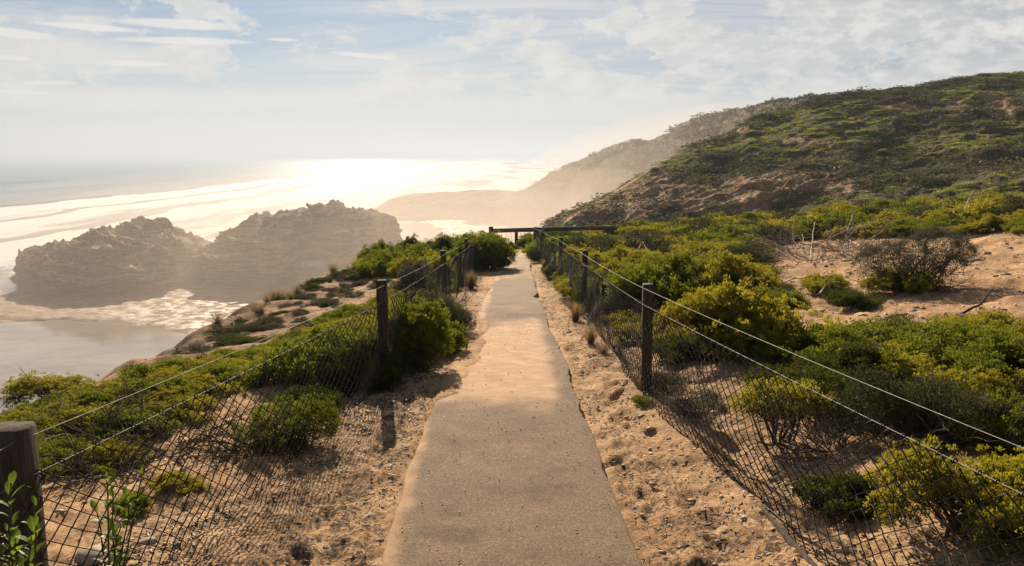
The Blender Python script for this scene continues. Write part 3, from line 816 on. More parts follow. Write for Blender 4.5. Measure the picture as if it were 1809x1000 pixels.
def branch_mesh(rng, lobes, n=9, r0=.016, base=.08):
    parts = []
    for i in range(n):
        l = lobes[i % len(lobes)]
        e = np.array(l[:3])+rng.normal(0, .35, 3)*np.array(l[3:])
        b = np.array([rng.normal(0, base), rng.normal(0, base), -.12])
        t = np.linspace(0, 1, 9)[:, None]
        P = b+(e-b)*t+np.array([0, 0, .12])*np.sin(pi*t)*(-1 if rng.rand() < .3 else 1)+np.cumsum(rng.normal(0, .008, (9, 3)), 0)
        parts.append(tube(P, np.linspace(r0, r0*.35, 9), 5))
        for q in range(4):
            s = P[rng.randint(3, 8)]; e2 = s+unit(rng.normal(size=3)+[0, 0, .5])*np.array(l[3:])*rng.uniform(.5, .95)
            Q = s+(e2-s)*np.linspace(0, 1, 5)[:, None]+np.cumsum(rng.normal(0, .006, (5, 3)), 0)
            parts.append(tube(Q, np.linspace(r0*.4, r0*.15, 5), 4))
    return join(parts)
def rlobes(rng, n, R0=.54, h=.30, flat=.75, z0=.06):
    out = []; ex = rng.uniform(.75, 1.25); th = rng.uniform(0, pi)
    def put(d, a, r, z):
        x, y = d*cos(a)*ex, d*sin(a)/ex
        out.append((x*cos(th)-y*sin(th), x*sin(th)+y*cos(th), z, r, r*rng.uniform(.8, 1.15), r*flat*rng.uniform(.75, 1.15)))
    out.append((0, 0, z0+h*.30, R0*.52, R0*.50, h*.42))
    hump = rng.uniform(0, 2*pi)
    for i in range(n*2+4):
        a = rng.uniform(0, 2*pi); d = R0*(rng.uniform(.1, .92)**.7); r = R0*rng.uniform(.18, .36)*(1-.25*d/R0)
        top = h*(1-.75*(d/R0)**2)*(.85+.3*cos(a-hump))*rng.uniform(.72, 1.15)
        put(d, a, r, max(z0+.02, z0+top-r*flat))
    return out
PROTO = {}
RAW = {}
def proto(key, name, V, tip, mat, bm=None, bmat=None):
    root = bpy.data.objects.new(name, None); root['category'] = 'shrub' if name != 'grass_tussock' else 'grass tussock'
    root.empty_display_size = .1
    parts = [('foliage', V, np.arange(len(V)).reshape(-1, 4), mat, {'tip': tip})]
    PROTO[key] = (root, []); RAW[key] = (V, tip)
    o = mesh_np('foliage' if name != 'grass_tussock' else 'blades', V, parts[0][2], mat, attrs={'tip': tip}, link=False)
    PROTO[key][1].append(o)
    if bm is not None:
        PROTO[key][1].append(mesh_np('branches', bm[0], bm[1], bmat or M['bark'], link=False))
PLANT_LITTER = []  # discs of organic leaf litter on the ground below plants
COUNT = {}
def plant(key, loc, rz, sc, label, group=None, cat=None, name=None):
    root, ch = PROTO[key]
    r = root.copy(); COL.objects.link(r)
    if name: r.name = name
    r.location = loc; r.rotation_euler = (0, 0, rz); r.scale = (sc,)*3 if np.isscalar(sc) else sc
    r['label'] = label; r['category'] = cat or root['category']
    if group: r['group'] = group
    for c in ch:
        d = c.copy(); COL.objects.link(d); d.parent = r
    COUNT[key] = COUNT.get(key, 0)+1
    return r
def tussock(rng, n, h, spread, w, droop=.4):
    a = rng.uniform(0, 2*pi, n); lean = np.abs(rng.normal(0, spread, n)); H = h*rng.uniform(.5, 1.1, n)
    b = np.stack([np.cos(a)*.05*rng.rand(n), np.sin(a)*.05*rng.rand(n), np.zeros(n)-.02], -1)
    o = np.stack([np.cos(a), np.sin(a), np.zeros(n)], -1)
    sd = np.stack([-np.sin(a), np.cos(a), np.zeros(n)], -1)
    V, T = [], []
    ts = [0, .4, .75, 1.]
    P = []
    for t in ts:
        P.append(b+o*(H*lean*(t+droop*t*t))[:, None]+np.array([0, 0, 1])*(H*(t-.25*lean*t*t))[:, None])
    ws = [w, w*.9, w*.6, w*.1]
    for i in range(3):
        q = np.stack([P[i]-sd*ws[i], P[i]+sd*ws[i], P[i+1]+sd*ws[i+1], P[i+1]-sd*ws[i+1]], 1)
        V.append(q.reshape(-1, 3)); T.append(np.tile(np.array([ts[i], ts[i], ts[i+1], ts[i+1]]), n))
    return np.concatenate(V), np.clip(np.concatenate(T)*.9, 0, 1)
def twigs(rng, n, R0, H, r0=.006, flat=.5, lvl=2):
    parts = []
    def grow(p, d, L, r, k):
        m = 7; P = [p]
        for i in range(m):
            d = unit(d+rng.normal(0, .22, 3)+[0, 0, -.02]); P.append(P[-1]+d*L/m)
        parts.append(tube(np.array(P), np.linspace(r, r*.4, m+1), 4))
        if k > 0:
            for q in range(rng.randint(2, 4)):
                i = rng.randint(2, m)
                grow(P[i], unit(d+rng.normal(0, .7, 3)), L*rng.uniform(.35, .65), r*.5, k-1)
    for i in range(n):
        a = rng.uniform(0, 2*pi); p = np.array([cos(a), sin(a), 0])*R0*.4*rng.rand()
        d = unit(np.array([cos(a), sin(a), flat*rng.uniform(.1, 1.6)]))
        grow(p, d, R0*rng.uniform(.6, 1.1), r0*rng.uniform(.6, 1.3), lvl)
    return join(parts)
def build_protos():
    rng = rs(21)
    for i in range(4):
        lb = rlobes(rng, 8, .54, .29)
        V, t = shrub_mesh(rng, lb, 640, 34, .022, .0052, .040, .7, .3)
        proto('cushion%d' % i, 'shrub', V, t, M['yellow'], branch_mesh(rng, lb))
    for i in range(4):
        lb = rlobes(rng, 8, .54, .32, .85)
        V, t = shrub_mesh(rng, lb, 560, 34, .028, .006, .058, 1.0, .3, .8)
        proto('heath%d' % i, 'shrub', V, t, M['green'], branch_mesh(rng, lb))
    for i in range(3):
        lb = rlobes(rng, 8, .52, .34, .85)
        V, t = shrub_mesh(rng, lb, 560, 34, .025, .0062, .06, .8, .35, .8)
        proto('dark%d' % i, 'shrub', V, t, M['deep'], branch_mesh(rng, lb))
    for i in range(2):
        lb = rlobes(rng, 8, .5, .5, .95)
        V, t = shrub_mesh(rng, lb, 420, 44, .026, .0032, .07, .8, .25, .7)
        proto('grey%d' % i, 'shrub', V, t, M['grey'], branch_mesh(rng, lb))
    for i in range(2):
        lb = rlobes(rng, 7, .5, .45, .9)
        V, t = shrub_mesh(rng, lb, 330, 34, .026, .0048, .085, .9, .15, .8)
        proto('olive%d' % i, 'shrub', V, t, M['olive'], twigs(rng, 30, .55, .5, .007, 1.1, 2), M['bark'])
    # flat-topped shrub standing on visible stems
    lb = [(0, 0, .40, .26, .22, .12), (.28, .04, .38, .22, .2, .10), (-.24, .06, .37, .2, .2, .10), (.5, -.03, .34, .16, .15, .08), (.05, -.18, .36, .2, .16, .09)]
    V, t = shrub_mesh(rng, lb, 330, 44, .023, .005, .055, .7, .2)
    proto('flat', 'shrub', V, t, M['yellow'], branch_mesh(rng, lb, 12, .02, .05), M['bark'])
    # clipped-looking dense cushion
    lb = [(0, 0, .2, .5, .42, .26), (.2, .1, .2, .34, .32, .24), (-.22, -.05, .18, .32, .3, .22)]
    V, t = shrub_mesh(rng, lb, 520, 40, .020, .0045, .05, .6, .3)
    proto('dense', 'shrub', V, t, M['green'], branch_mesh(rng, lb))
    # big hedge-like bush with upright sprigs
    lb = [(0, 0, .30, .40, .36, .34), (.2, .1, .42, .26, .26, .30), (-.2, -.05, .35, .28, .3, .3), (.05, -.2, .28, .3, .2, .26), (-.05, .2, .45, .25, .25, .28)]
    V, t = shrub_mesh(rng, lb, 520, 44, .030, .0062, .07, 1.0, .35, .7)
    proto('tall', 'shrub', V, t, M['green'], branch_mesh(rng, lb, 12))
    V, t = tussock(rng, 420, .42, .35, .0022); proto('tuft0', 'grass_tussock', V, t, M['straw'])
    V, t = tussock(rng, 320, .34, .55, .002); proto('tuft1', 'grass_tussock', V, t, M['straw'])
    V, t = tussock(rng, 260, .28, .45, .002); proto('tuft2', 'grass_tussock', V, t, M['olive'])
    # sprawling big grey bush, open on the lit side
    lb = [(-.62, -.05, .26, .30, .28, .24), (-.35, 0, .34, .26, .26, .24), (.35, .1, .55, .30, .28, .20), (.62, .15, .50, .26, .24, .17), (.1, .15, .50, .26, .26, .2), (.05, -.2, .2, .28, .2, .18), (.45, -.12, .3, .26, .2, .16), (.82, .1, .42, .16, .16, .12)]
    V, t = shrub_mesh(rng, lb, 560, 40, .030, .0034, .085, .8, .12, .8)
    proto('sprawl', 'shrub', V, t, M['grey'], join([branch_mesh(rng, lb, 22, .018, .12), twigs(rng, 34, .8, .5, .007, .9, 2)]), M['bark'])

def inpoly(u, v, poly):
    c = False; n = len(poly)
    for i in range(n):
        (x1, y1), (x2, y2) = poly[i], poly[i-1]
        if (y1 > v) != (y2 > v) and u < (x2-x1)*(v-y1)/(y2-y1)+x1: c = not c
    return c
BIG = []
def px_plant(key, u, vb, wpx, label, hs=1., rz=None, cat=None, group=None, base=1., shade=.8, name=None):
    p = gp(u, vb)
    d = p[1]
    width = wpx*d/F/.95
    rng = rs(int(u*7+vb*13) % 99991)
    sc = width/base
    # the plant stands half its depth behind the visible foot
    q = p+np.array([p[0]/d*.3*width, .3*width, 0]); q[2] = float(ground(q[0], q[1], False))-.01
    o = plant(key, q, rng.uniform(0, 6.28) if rz is None else rz, (sc, sc, sc*hs), label, group, cat, name)
    if width > .25: PLANT_LITTER.append((q[0], q[1], width*.5, shade)); BIG.append((q[0], q[1], width*.5))  # wider plants drop a disc of leaf litter
    return q
def build_plants():
    P = px_plant
    # --- right of the path, nearest first
    P('cushion0', 1712, 985, 300, 'large yellow-green shrub behind the fence in the lower right corner', 1.05)
    P('cushion3', 1835, 940, 240, 'yellow-green shrub cut off by the right edge above the corner shrub', 1.1)
    P('dark1', 1492, 908, 160, 'dark green low shrub on sand behind the right fence mesh', .75)
    P('dense', 1135, 716, 36, 'tiny green tuft at the foot of the nearest right fence post', .8, shade=.3)
    P('flat', 1372, 800, 170, 'flat topped yellow-green shrub on dark stems behind the right fence', 1.1, rz=.2)
    P('flat', 1262, 640, 150, 'shrub on a dark forked trunk under the yellow cushion shrub', 1.25, rz=3.3)
    P('cushion1', 1345, 632, 250, 'broad bright yellow topped cushion shrub beside the dark forked trunk', 1.05)
    P('heath0', 1462, 660, 210, 'bright green leafy shrub right of the yellow topped cushion shrub', .78)
    P('heath1', 1560, 640, 230, 'green shrub at the front edge of the sandy clearing', .66)
    P('cushion2', 1600, 700, 220, 'yellow crowned shrub in the middle of the right scrub mass', .8)
    P('dark0', 1430, 735, 220, 'dark green shrub in front of the yellow crowned shrub', .7)
    P('heath2', 1700, 650, 240, 'wide green shrub below the fallen black branch at the clearing', .66)
    P('olive0', 1560, 790, 230, 'olive twiggy shrub with upright sprigs behind the right wires', .9)
    P('heath3', 1800, 680, 220, 'green shrub at the right edge below the clearing', .7)
    P('olive1', 1700, 800, 210, 'thin olive shrub with bare twigs near the right edge', .9)
    P('dark2', 1650, 760, 200, 'dark shrub between the two olive twiggy shrubs', .9)
    P('heath1', 1800, 800, 190, 'leafy green shrub rising at the right edge above the wires', 1.0)
    P('dark1', 1500, 700, 190, 'dark green shrub under the yellow crowned shrub', .9)
    P('cushion0', 1720, 725, 170, 'yellow tipped shrub between the green shrubs near the right edge', .9)
    P('dark2', 1210, 640, 120, 'dark shrub with yellow tips close behind the right fence', .8)
    P('olive0', 1175, 690, 110, 'low shadowy olive shrub beside the nearest right post', .4)
    P('olive1', 1240, 735, 130, 'low grey-green mat plant behind the right mesh', .3)
    P('tuft1', 1740, 825, 90, 'brown dry grass tussock near the right edge above the wire', 1.0, cat='grass tussock')
    P('tuft2', 1733, 552, 40, 'small lone tussock on the bare sand clearing', .9)
    P('tuft1', 1385, 520, 46, 'small dry tussock at the near edge of the clearing', .8)
    P('tuft1', 1275, 405, 36, 'pale dry tussock in the scrub below the hill', .9)
    P('sprawl', 1610, 520, 215, 'sprawling grey-green shrub with open bare branches on the clearing', 1.15, rz=-.1, base=1.9)
    P('cushion2', 1590, 522, 110, 'yellow-green shrub growing at the foot of the sprawling grey shrub', .9)
    P('cushion3', 1462, 515, 90, 'small yellow-green shrub left of the sprawling grey shrub', .85)
    P('cushion1', 1300, 535, 170, 'yellow topped shrub at the near left corner of the clearing', 1.0)
    P('heath0', 1180, 540, 180, 'green shrub behind the second right fence post', 1.0)
    P('cushion2', 1250, 555, 130, 'yellow-green shrub close to the left corner of the clearing', .9)
    # --- left of the path
    P('dense', 512, 798, 160, 'rounded dense green shrub behind the left fence mesh', .95, rz=.3)
    P('dark0', 545, 728, 105, 'dark small shrub above the rounded dense shrub', .9)
    P('cushion3', 322, 868, 96, 'small yellow-green shrub on sand behind the left mesh', .75)
    P('heath2', 228, 905, 80, 'sparse bright green sprig beside bare twigs behind the left mesh', .8)
    P('tuft1', 385, 905, 60, 'dark dry tussock on sand behind the left mesh', .9)
    P('heath1', 585, 690, 215, 'large green shrub filling the fence left of the second left post', 1.0)
    P('dark1', 640, 690, 150, 'dark shrub pressed against the second left post', 1.2)
    P('tall', 733, 660, 135, 'bushy dark green shrub spilling onto the path side by the left post', 1.1, rz=.5)
    P('heath3', 700, 640, 170, 'tall green shrub behind the second left post', 1.0)
    P('grey0', 775, 600, 105, 'silver grey rounded shrub beside the left path margin', 1.5)
    P('dark2', 745, 612, 120, 'dark base shrub under the silver grey shrub', .9)
    P('cushion0', 790, 560, 60, 'small green shrub peeking from behind the silver grey shrub', 1.1)
    P('tuft0', 832, 512, 80, 'tall brown dry grass tussock at the left path margin', 1.1)
    P('tall', 862, 478, 104, 'big upright dark green bush by the far end of the left fence', .74, rz=1.2)
    P('tall', 880, 476, 40, 'small upright offshoot at the path side of the big bush', .7)
    P('grey1', 735, 520, 90, 'pale grey shrub behind the left fence before the third post', 1.1)
    P('tuft1', 455, 553, 34, 'dark grass tuft on the cliff edge left of the fallen branch', 1.5)
    P('tuft1', 350, 636, 30, 'dark grass tuft on the cliff edge above the lagoon', 1.5)
    P('tuft0', 318, 648, 36, 'pair-leaved grass tuft lowest on the cliff edge', 1.0)
    P('tuft0', 640, 470, 60, 'grassy clump where the hedge meets the sandy cliff top', .9)
    P('dark1', 905, 441, 22, 'tiny dark bush left of the rail post at the lookout', 1.2)
    P('dark2', 932, 440, 34, 'dark bush right of the rail post at the lookout', 1.2)
    P('olive1', 975, 492, 40, 'olive shrub at the foot of the right fence near its far end', 1.1)
    P('tuft0', 1000, 505, 34, 'dry tussock inside the right fence before its far end', 1.0)
    P('tuft1', 1010, 525, 34, 'brown tussock inside the right fence near the third post', 1.0)
    P('olive0', 948, 462, 40, 'olive shrub on the path side below the end post', 1.0)
    P('tuft2', 985, 480, 34, 'green tussock inside the right fence close to the end post', 1.0)
    # --- scrub masses, individually planted
    rng = rs(77)
    clear = [[(1380, 530), (1470, 528), (1530, 545), (1700, 585), (1809, 600), (2300, 640), (2300, 425), (1700, 415), (1560, 420), (1420, 425), (1340, 440), (1330, 470), (1370, 500)],
             [(1130, 600), (1230, 640), (1290, 700), (1360, 745), (1480, 800), (1640, 830), (1720, 1100), (1300, 1100), (1100, 700)]]
    sand_r = lambda u, v: any(inpoly(u, v, c) for c in clear)
    placed = list(BIG)
    def try_place(x, y, r, k=.62):
        for a, b, q in placed:
            if (a-x)**2+(b-y)**2 < ((r+q)*k)**2: return False
        placed.append((x, y, r)); return True
    n = 0; n_far = 0; FARS = {}
    for _ in range(12000):
        if n >= 150 and n_far > 260: break
        y = rng.uniform(5, 36)**1.0; x = rng.uniform(1.2, 26)
        if x < ip(y, [(p[1], p[0]) for p in FR])+.35 or x > y*.78+1.5 or x < ip(y, XE)+.3: continue
        z = float(ground(x, y, False)); u, v = project(x, y, z)
        if sand_r(u, v) or u > 2000: continue
        if y > 20.5 and n_far < 230: pass
        gap = fbm(np.array([x*.5]), np.array([y*.35]), 2, 91)[0]
        if gap > (.42 if y > 14 else .16): continue
        r = rng.uniform(.30, .55)*(1+.035*max(0, y-8))
        if not try_place(x, y, r, .58): continue
        w = rng.rand(); t = fbm(np.array([x*.3]), np.array([y*.3]), 2, 93)[0]
        if w < .42: key, lb, gp_ = 'cushion%d' % rng.randint(4), 'low yellow-green cushion shrub in the dense scrub between right fence and hill', 'yellow-green cushion shrubs of the right scrub'
        elif w < .72: key, lb, gp_ = 'heath%d' % rng.randint(4), 'low leafy green shrub in the dense scrub between right fence and hill', 'leafy green shrubs of the right scrub'
        elif w < .88: key, lb, gp_ = 'dark%d' % rng.randint(3), 'low dark green shrub in the dense scrub between right fence and hill', 'dark green shrubs of the right scrub'
        else: key, lb, gp_ = 'olive%d' % rng.randint(2), 'twiggy brown-olive shrub in the dense scrub between right fence and hill', 'twiggy olive shrubs of the right scrub'
        hs = rng.uniform(.55, .9)*(1 if y < 26 else .95)
        if y > 20.5:
            FARS.setdefault(key[:-1], []).append((key, x, y, z-.02, r*2, hs)); n_far += 1; continue
        if n >= 150 or (y < 12 and rng.rand() < .25): continue
        plant(key, (x, y, z-.02), rng.uniform(0, 6.28), (r*2, r*2, r*2*hs), lb, gp_)
        PLANT_LITTER.append((x, y, r*1.05, .9)); n += 1
    for kk, L_ in FARS.items():
        VV, TT = [], []
        for key, x, y, z, sc, hs in L_:
            V, t = RAW[key]; q = V.reshape(-1, 4, 3); sel = rng.rand(len(q)) < .22; q = q[sel]; tq = t.reshape(-1, 4)[sel]
            cc = q.mean(1, keepdims=True); q = cc+(q-cc)*1.8
            a = rng.uniform(0, 6.28); c_, s_ = cos(a), sin(a)
            q = np.stack([q[..., 0]*c_-q[..., 1]*s_, q[..., 0]*s_+q[..., 1]*c_, q[..., 2]*hs], -1)*sc+[x, y, z]
            VV.append(q.reshape(-1, 3)); TT.append(np.clip(tq.ravel()+rng.normal(0, .12), 0, 1))
        V = np.concatenate(VV); lb = {'cushion': 'yellow-green', 'heath': 'leafy green', 'dark': 'dark green', 'olive': 'brown-olive'}[kk]
        o = mesh_np('far_scrub', V, np.arange(len(V)).reshape(-1, 4), {'cushion': M['yellow'], 'heath': M['green'], 'dark': M['deep'], 'olive': M['olive']}[kk], attrs={'tip': np.concatenate(TT)})
        tag(o, lb+' scrub on the rise in front of the dune hill', 'scrub', kind='stuff')
    # strip of low green shrubs along the left bank
    for i in range(230):
        t = rng.rand(); y = 4.9+13.5*t; xx = ip(y, [(5, -3.35), (6, -3.2), (8, -2.9), (10, -2.5), (13, -2.0), (19, -1.75)])+rng.normal(.12, .27)
        r = rng.uniform(.22, .36)
        if not try_place(xx, y, r, .34): continue
        z = float(ground(xx, y, False))
        plant(['heath%d', 'cushion%d'][rng.randint(2)] % rng.randint(4), (xx, y, z-.03), rng.uniform(0, 6.28), (r*2.2, r*2.2, r*2*rng.uniform(.5, .75)), 'low bright green shrub in the strip along the left bank top', 'low green shrubs along the left bank')
        PLANT_LITTER.append((xx, y, r, .8))
    # hedge of shrubs beyond the far half of the left fence
    for i in range(150):
        y = rng.uniform(18.5, 31); x = rng.uniform(-4.9, -1.25)
        if x < ip(y, XE)+.3 or (y < 21 and x < -2.6): continue
        if y < 24 and x < -1.5-(y-18)*.55: continue
        r = rng.uniform(.45, .75)
        if not try_place(x, y, r, .45): continue
        z = float(ground(x, y, False))
        key = rng.choice(['heath0', 'heath1', 'dark0', 'dark1', 'cushion2'])
        plant(key, (x, y, z-.03), rng.uniform(0, 6.28), (r*2, r*2, r*2*rng.uniform(.95, 1.35)), 'green shrub of the hedge between left fence and cliff', 'hedge of shrubs at the far left fence')
        PLANT_LITTER.append((x, y, r, .8))
    for i in range(120):
        y = rng.uniform(9, 25); x = ip(y, XE)+rng.uniform(.1, 2.4)
        if x > -2.3: continue
        z = float(ground(x, y, False)); s = rng.uniform(.2, .62); key = rng.choice(['olive0', 'olive1', 'dark0', 'tuft1', 'grey0'])
        plant(key, (x, y, z-.03), rng.uniform(0, 6), (s, s, s*.55), 'small stunted plant on the bare sandy bluff', 'stunted plants on the bluff', 'plant')
    # small grass tufts on the cliff top and scrub
    for i in range(26):
        y = rng.uniform(12, 26); x = ip(y, XE)+rng.uniform(.0, .6)
        z = float(ground(x, y, False)); s = rng.uniform(.4, .9)
        plant('tuft%d' % rng.randint(3), (x, y, z-.02), rng.uniform(0, 6), s, 'small tuft of grass on the sandy cliff top edge', 'small grass tufts on the cliff top', 'grass tussock')
    for i in range(34):
        y = rng.uniform(8, 28); x = ip(y, [(p[1], p[0]) for p in FR])-rng.uniform(.02, .22)
        z = float(ground(x, y, False)); s = rng.uniform(.3, .75)
        plant('tuft%d' % rng.randint(3), (x, y, z-.02), rng.uniform(0, 6), s, 'small weedy tuft along the foot of the right fence', 'weedy tufts at the right fence', 'grass tussock')
    # broad leaved plant by the near left post
    leaf_plant()
def leaf_plant():
    rng = rs(5)
    for (x, y, h, ns, lb) in [(-1.62, 2.40, .66, 30, 'glossy broad leaved plant in front of the near left post'), (-1.66, 3.12, .52, 6, 'taller broad leaved shoots rising behind the near left post')]:
        g = float(ground(x, y, False))
        root = thing('leafy_plant', lb, 'plant', (x, y, g))
        V, T, st = [], [], []
        for s in range(ns):
            a = rng.uniform(0, 2*pi); lean = rng.uniform(.05, .28); H = h*rng.uniform(.6, 1.05)
            top = np.array([cos(a)*lean*H+rng.normal(0, .03), sin(a)*lean*H, H]); b = np.array([cos(a)*.03, sin(a)*.03, -.03])
            P = b+(top-b)*np.linspace(0, 1, 7)[:, None]+np.cumsum(rng.normal(0, .004, (7, 3)), 0)
            st.append(tube(P, np.linspace(.005, .0025, 7), 5))
            nl = 20
            for k in range(nl):
                q = (k+1)/nl; c = b+(P[-1]-b)*q; f = k*2.4+rng.rand()
                up = .35+1.1*q*q; d = unit(np.array([cos(f), sin(f), up])); w = unit(np.cross(d, [0, 0, 1.])); nrm = np.cross(w, d)
                L = rng.uniform(.045, .095)*(1-.15*q); W = L*rng.uniform(.15, .21)
                ts = np.array([0, .25, .5, .75, 1.]); ww = np.array([.15, .75, 1., .8, .05])*W
                C = c+d*(ts*L)[:, None]-np.array([0, 0, 1])*(ts**2*L*.25)[:, None]
                for i in range(4):
                    fold = nrm*.25
                    for sg in (-1, 1):
                        V += [C[i], C[i+1], C[i+1]+(w*sg+fold)*ww[i+1], C[i]+(w*sg+fold)*ww[i]]
                        T += [.3+.6*q]*4
        mesh_np('leaves', np.array(V), np.arange(len(V)).reshape(-1, 4), M['broad'], root, {'tip': np.array(T)*rng.uniform(.8, 1.1)})
        v, f = join(st); mesh_np('stem', v, f, M['bark'], root)

def build_dead():
    rng = rs(9)
    def bough(pts, r0, r1, n=26, wob=.03):
        pts = np.array(pts, float); t = np.linspace(0, len(pts)-1, n)
        P = np.stack([np.interp(t, range(len(pts)), pts[:, k]) for k in range(3)], -1)
        P[1:-1] += np.cumsum(rng.normal(0, wob*.25, (n-2, 3)), 0)*np.sin(np.linspace(0, pi, n-2))[:, None]
        return tube(P, np.linspace(r0, r1, n)*rng.uniform(.8, 1.2, n), 7)
    def on(u, v, dz=0):
        p = gp(u, v); p[2] += dz; return p
    def branch(name, px, r0, r1, mat, label, nsub=4, group=None, lift=.03):
        pts = [on(u, v, lift+dz) for u, v, dz in px]
        c = pts[0].copy(); root = thing(name, label, 'dead branch', c, 0, group)
        parts = [bough(np.array(pts)-c, r0, r1)]
        for k in range(nsub):
            i = rng.randint(0, len(pts)); s = pts[i]-c; L = np.linalg.norm(pts[-1]-pts[0])*rng.uniform(.15, .4)
            e = s+unit(rng.normal(size=3)*[1, 1, .5]+[0, 0, .35])*L
            parts.append(bough([s, (s+e)/2+rng.normal(0, .05, 3)*L, e], r1*.9, r1*.3, 12, .02))
        v, f = join(parts); mesh_np('limb', v, f, mat, root)
    # black branch along the edge of the cliff by the white pool
    branch('fallen_branch', [(490, 520, .0), (505, 502, .2), (520, 492, .28), (540, 490, .3), (560, 476, .2), (580, 472, .25)], .06, .03, M['darkdead'], 'dark twisted fallen branch along the cliff edge below the white pool', 5)
    branch('fallen_branch', [(412, 588, .0), (414, 580, .06), (422, 578, .10), (434, 576, .05)], .018, .008, M['darkdead'], 'small dark crooked branch poking from the cliff edge', 2)
    branch('fallen_branch', [(1690, 572, .04), (1740, 580, .06), (1809, 586, .05), (1900, 590, .05)], .04, .02, M['darkdead'], 'long dark fallen branch on the front edge of the clearing', 4)
    branch('fallen_branch', [(1740, 585, .04), (1790, 598, .06), (1860, 605, .05)], .025, .012, M['darkdead'], 'thin dark branch lying below the long fallen branch', 3)
    pal = [([(1432, 468, .05), (1434, 445, .3), (1437, 430, .5)], 'pale upright bleached branch in the middle of the dead tangle'), ([(1420, 462, .05), (1412, 450, .15), (1416, 438, .3)], 'pale curled branch at the left of the dead tangle'),
           ([(1440, 445, .12), (1500, 428, .3), (1540, 424, .4)], 'long pale branch slanting over the dead tangle'), ([(1495, 425, .2), (1505, 414, .45), (1498, 410, .5)], 'short pale hooked branch above the dead tangle'),
           ([(1500, 435, .1), (1515, 443, .1), (1520, 446, .1)], 'short bleached stick at the right of the dead tangle'), ([(1370, 512, .05), (1400, 504, .06), (1430, 502, .08)], 'bleached stick lying at the near edge of the clearing'),
           ([(1648, 408, .1), (1660, 402, .2), (1674, 403, .25)], 'bleached branch at the far edge of the clearing'), ([(1678, 398, .1), (1684, 392, .3), (1690, 400, .1)], 'short bleached stick right of the far clearing edge'),
           ([(1702, 398, .1), (1708, 388, .4), (1716, 378, .7)], 'upright bleached branch in the scrub under the hill'), ([(1330, 720, .05), (1350, 728, .05), (1372, 740, .08)], 'curled pale twig on the sand behind the right mesh'),
           ([(1448, 530, .05), (1460, 518, .1), (1484, 518, .12)], 'thin grey branch at the front edge of the clearing'), ([(1125, 455, .1), (1135, 450, .3), (1150, 457, .1)], 'small bleached twig in scrub behind the right fence')]
    for k, (p, l) in enumerate(pal): branch('dead_branch', p, .016, .007, M['dead'], l, 3)
    # tangles of dead twigs
    for u, v, s, mat, l in [(1440, 462, 1.5, 'dead', 'grey tangle of dead twigs at the head of the clearing'), (1400, 450, 1.2, 'darkdead', 'brown tangle of dead twigs left of the grey tangle'), (1500, 445, 1.3, 'darkdead', 'brown tangle of dead twigs right of the grey tangle'),
                            (1200, 452, 1.1, 'darkdead', 'brown dead shrub in the scrub behind the right fence'), (1350, 440, 1.2, 'darkdead', 'dead brown shrub at the far left of the clearing'), (300, 800, .62, 'darkdead', 'dark tangle of dead twigs behind the near left mesh'), (150, 770, .6, 'darkdead', 'bare twiggy bush at the near end of the left bank strip'), (1480, 800, .5, 'darkdead', 'bare twigs among the sand behind the right wires'),
                            (440, 790, .35, 'darkdead', 'dead stump with thin limbs beside the rounded dense shrub'), (200, 845, .45, 'darkdead', 'low dead twigs beside the near left post'), (1720, 780, .6, 'darkdead', 'bare twigs of a dead shrub near the right edge')]:
        p = gp(u, v); v_, f_ = twigs(rng, 34, s, .3, .006 if s < 1 else .009, .45, 2)
        v_[:, 2] = np.maximum(v_[:, 2], .0)
        root = thing('dead_shrub', l, 'dead shrub', p); mesh_np('twigs', v_, f_, M[mat], root)
    # twig sticking up left of the near post
    p = np.array([-3.7, 5.2, float(ground(-3.7, 5.2, False))-.1]); parts = []
    for k in range(7):
        e = np.array([rng.normal(0, .14), rng.normal(0, .1), rng.uniform(.35, .62)]); parts.append(bough([[0, 0, 0], e*.5+rng.normal(0, .02, 3), e], .006, .002, 9, .01))
    v_, f_ = join(parts); root = thing('dead_shrub', 'few bare twigs standing above the near left post', 'dead shrub', p); mesh_np('twigs', v_, f_, M['darkdead'], root)

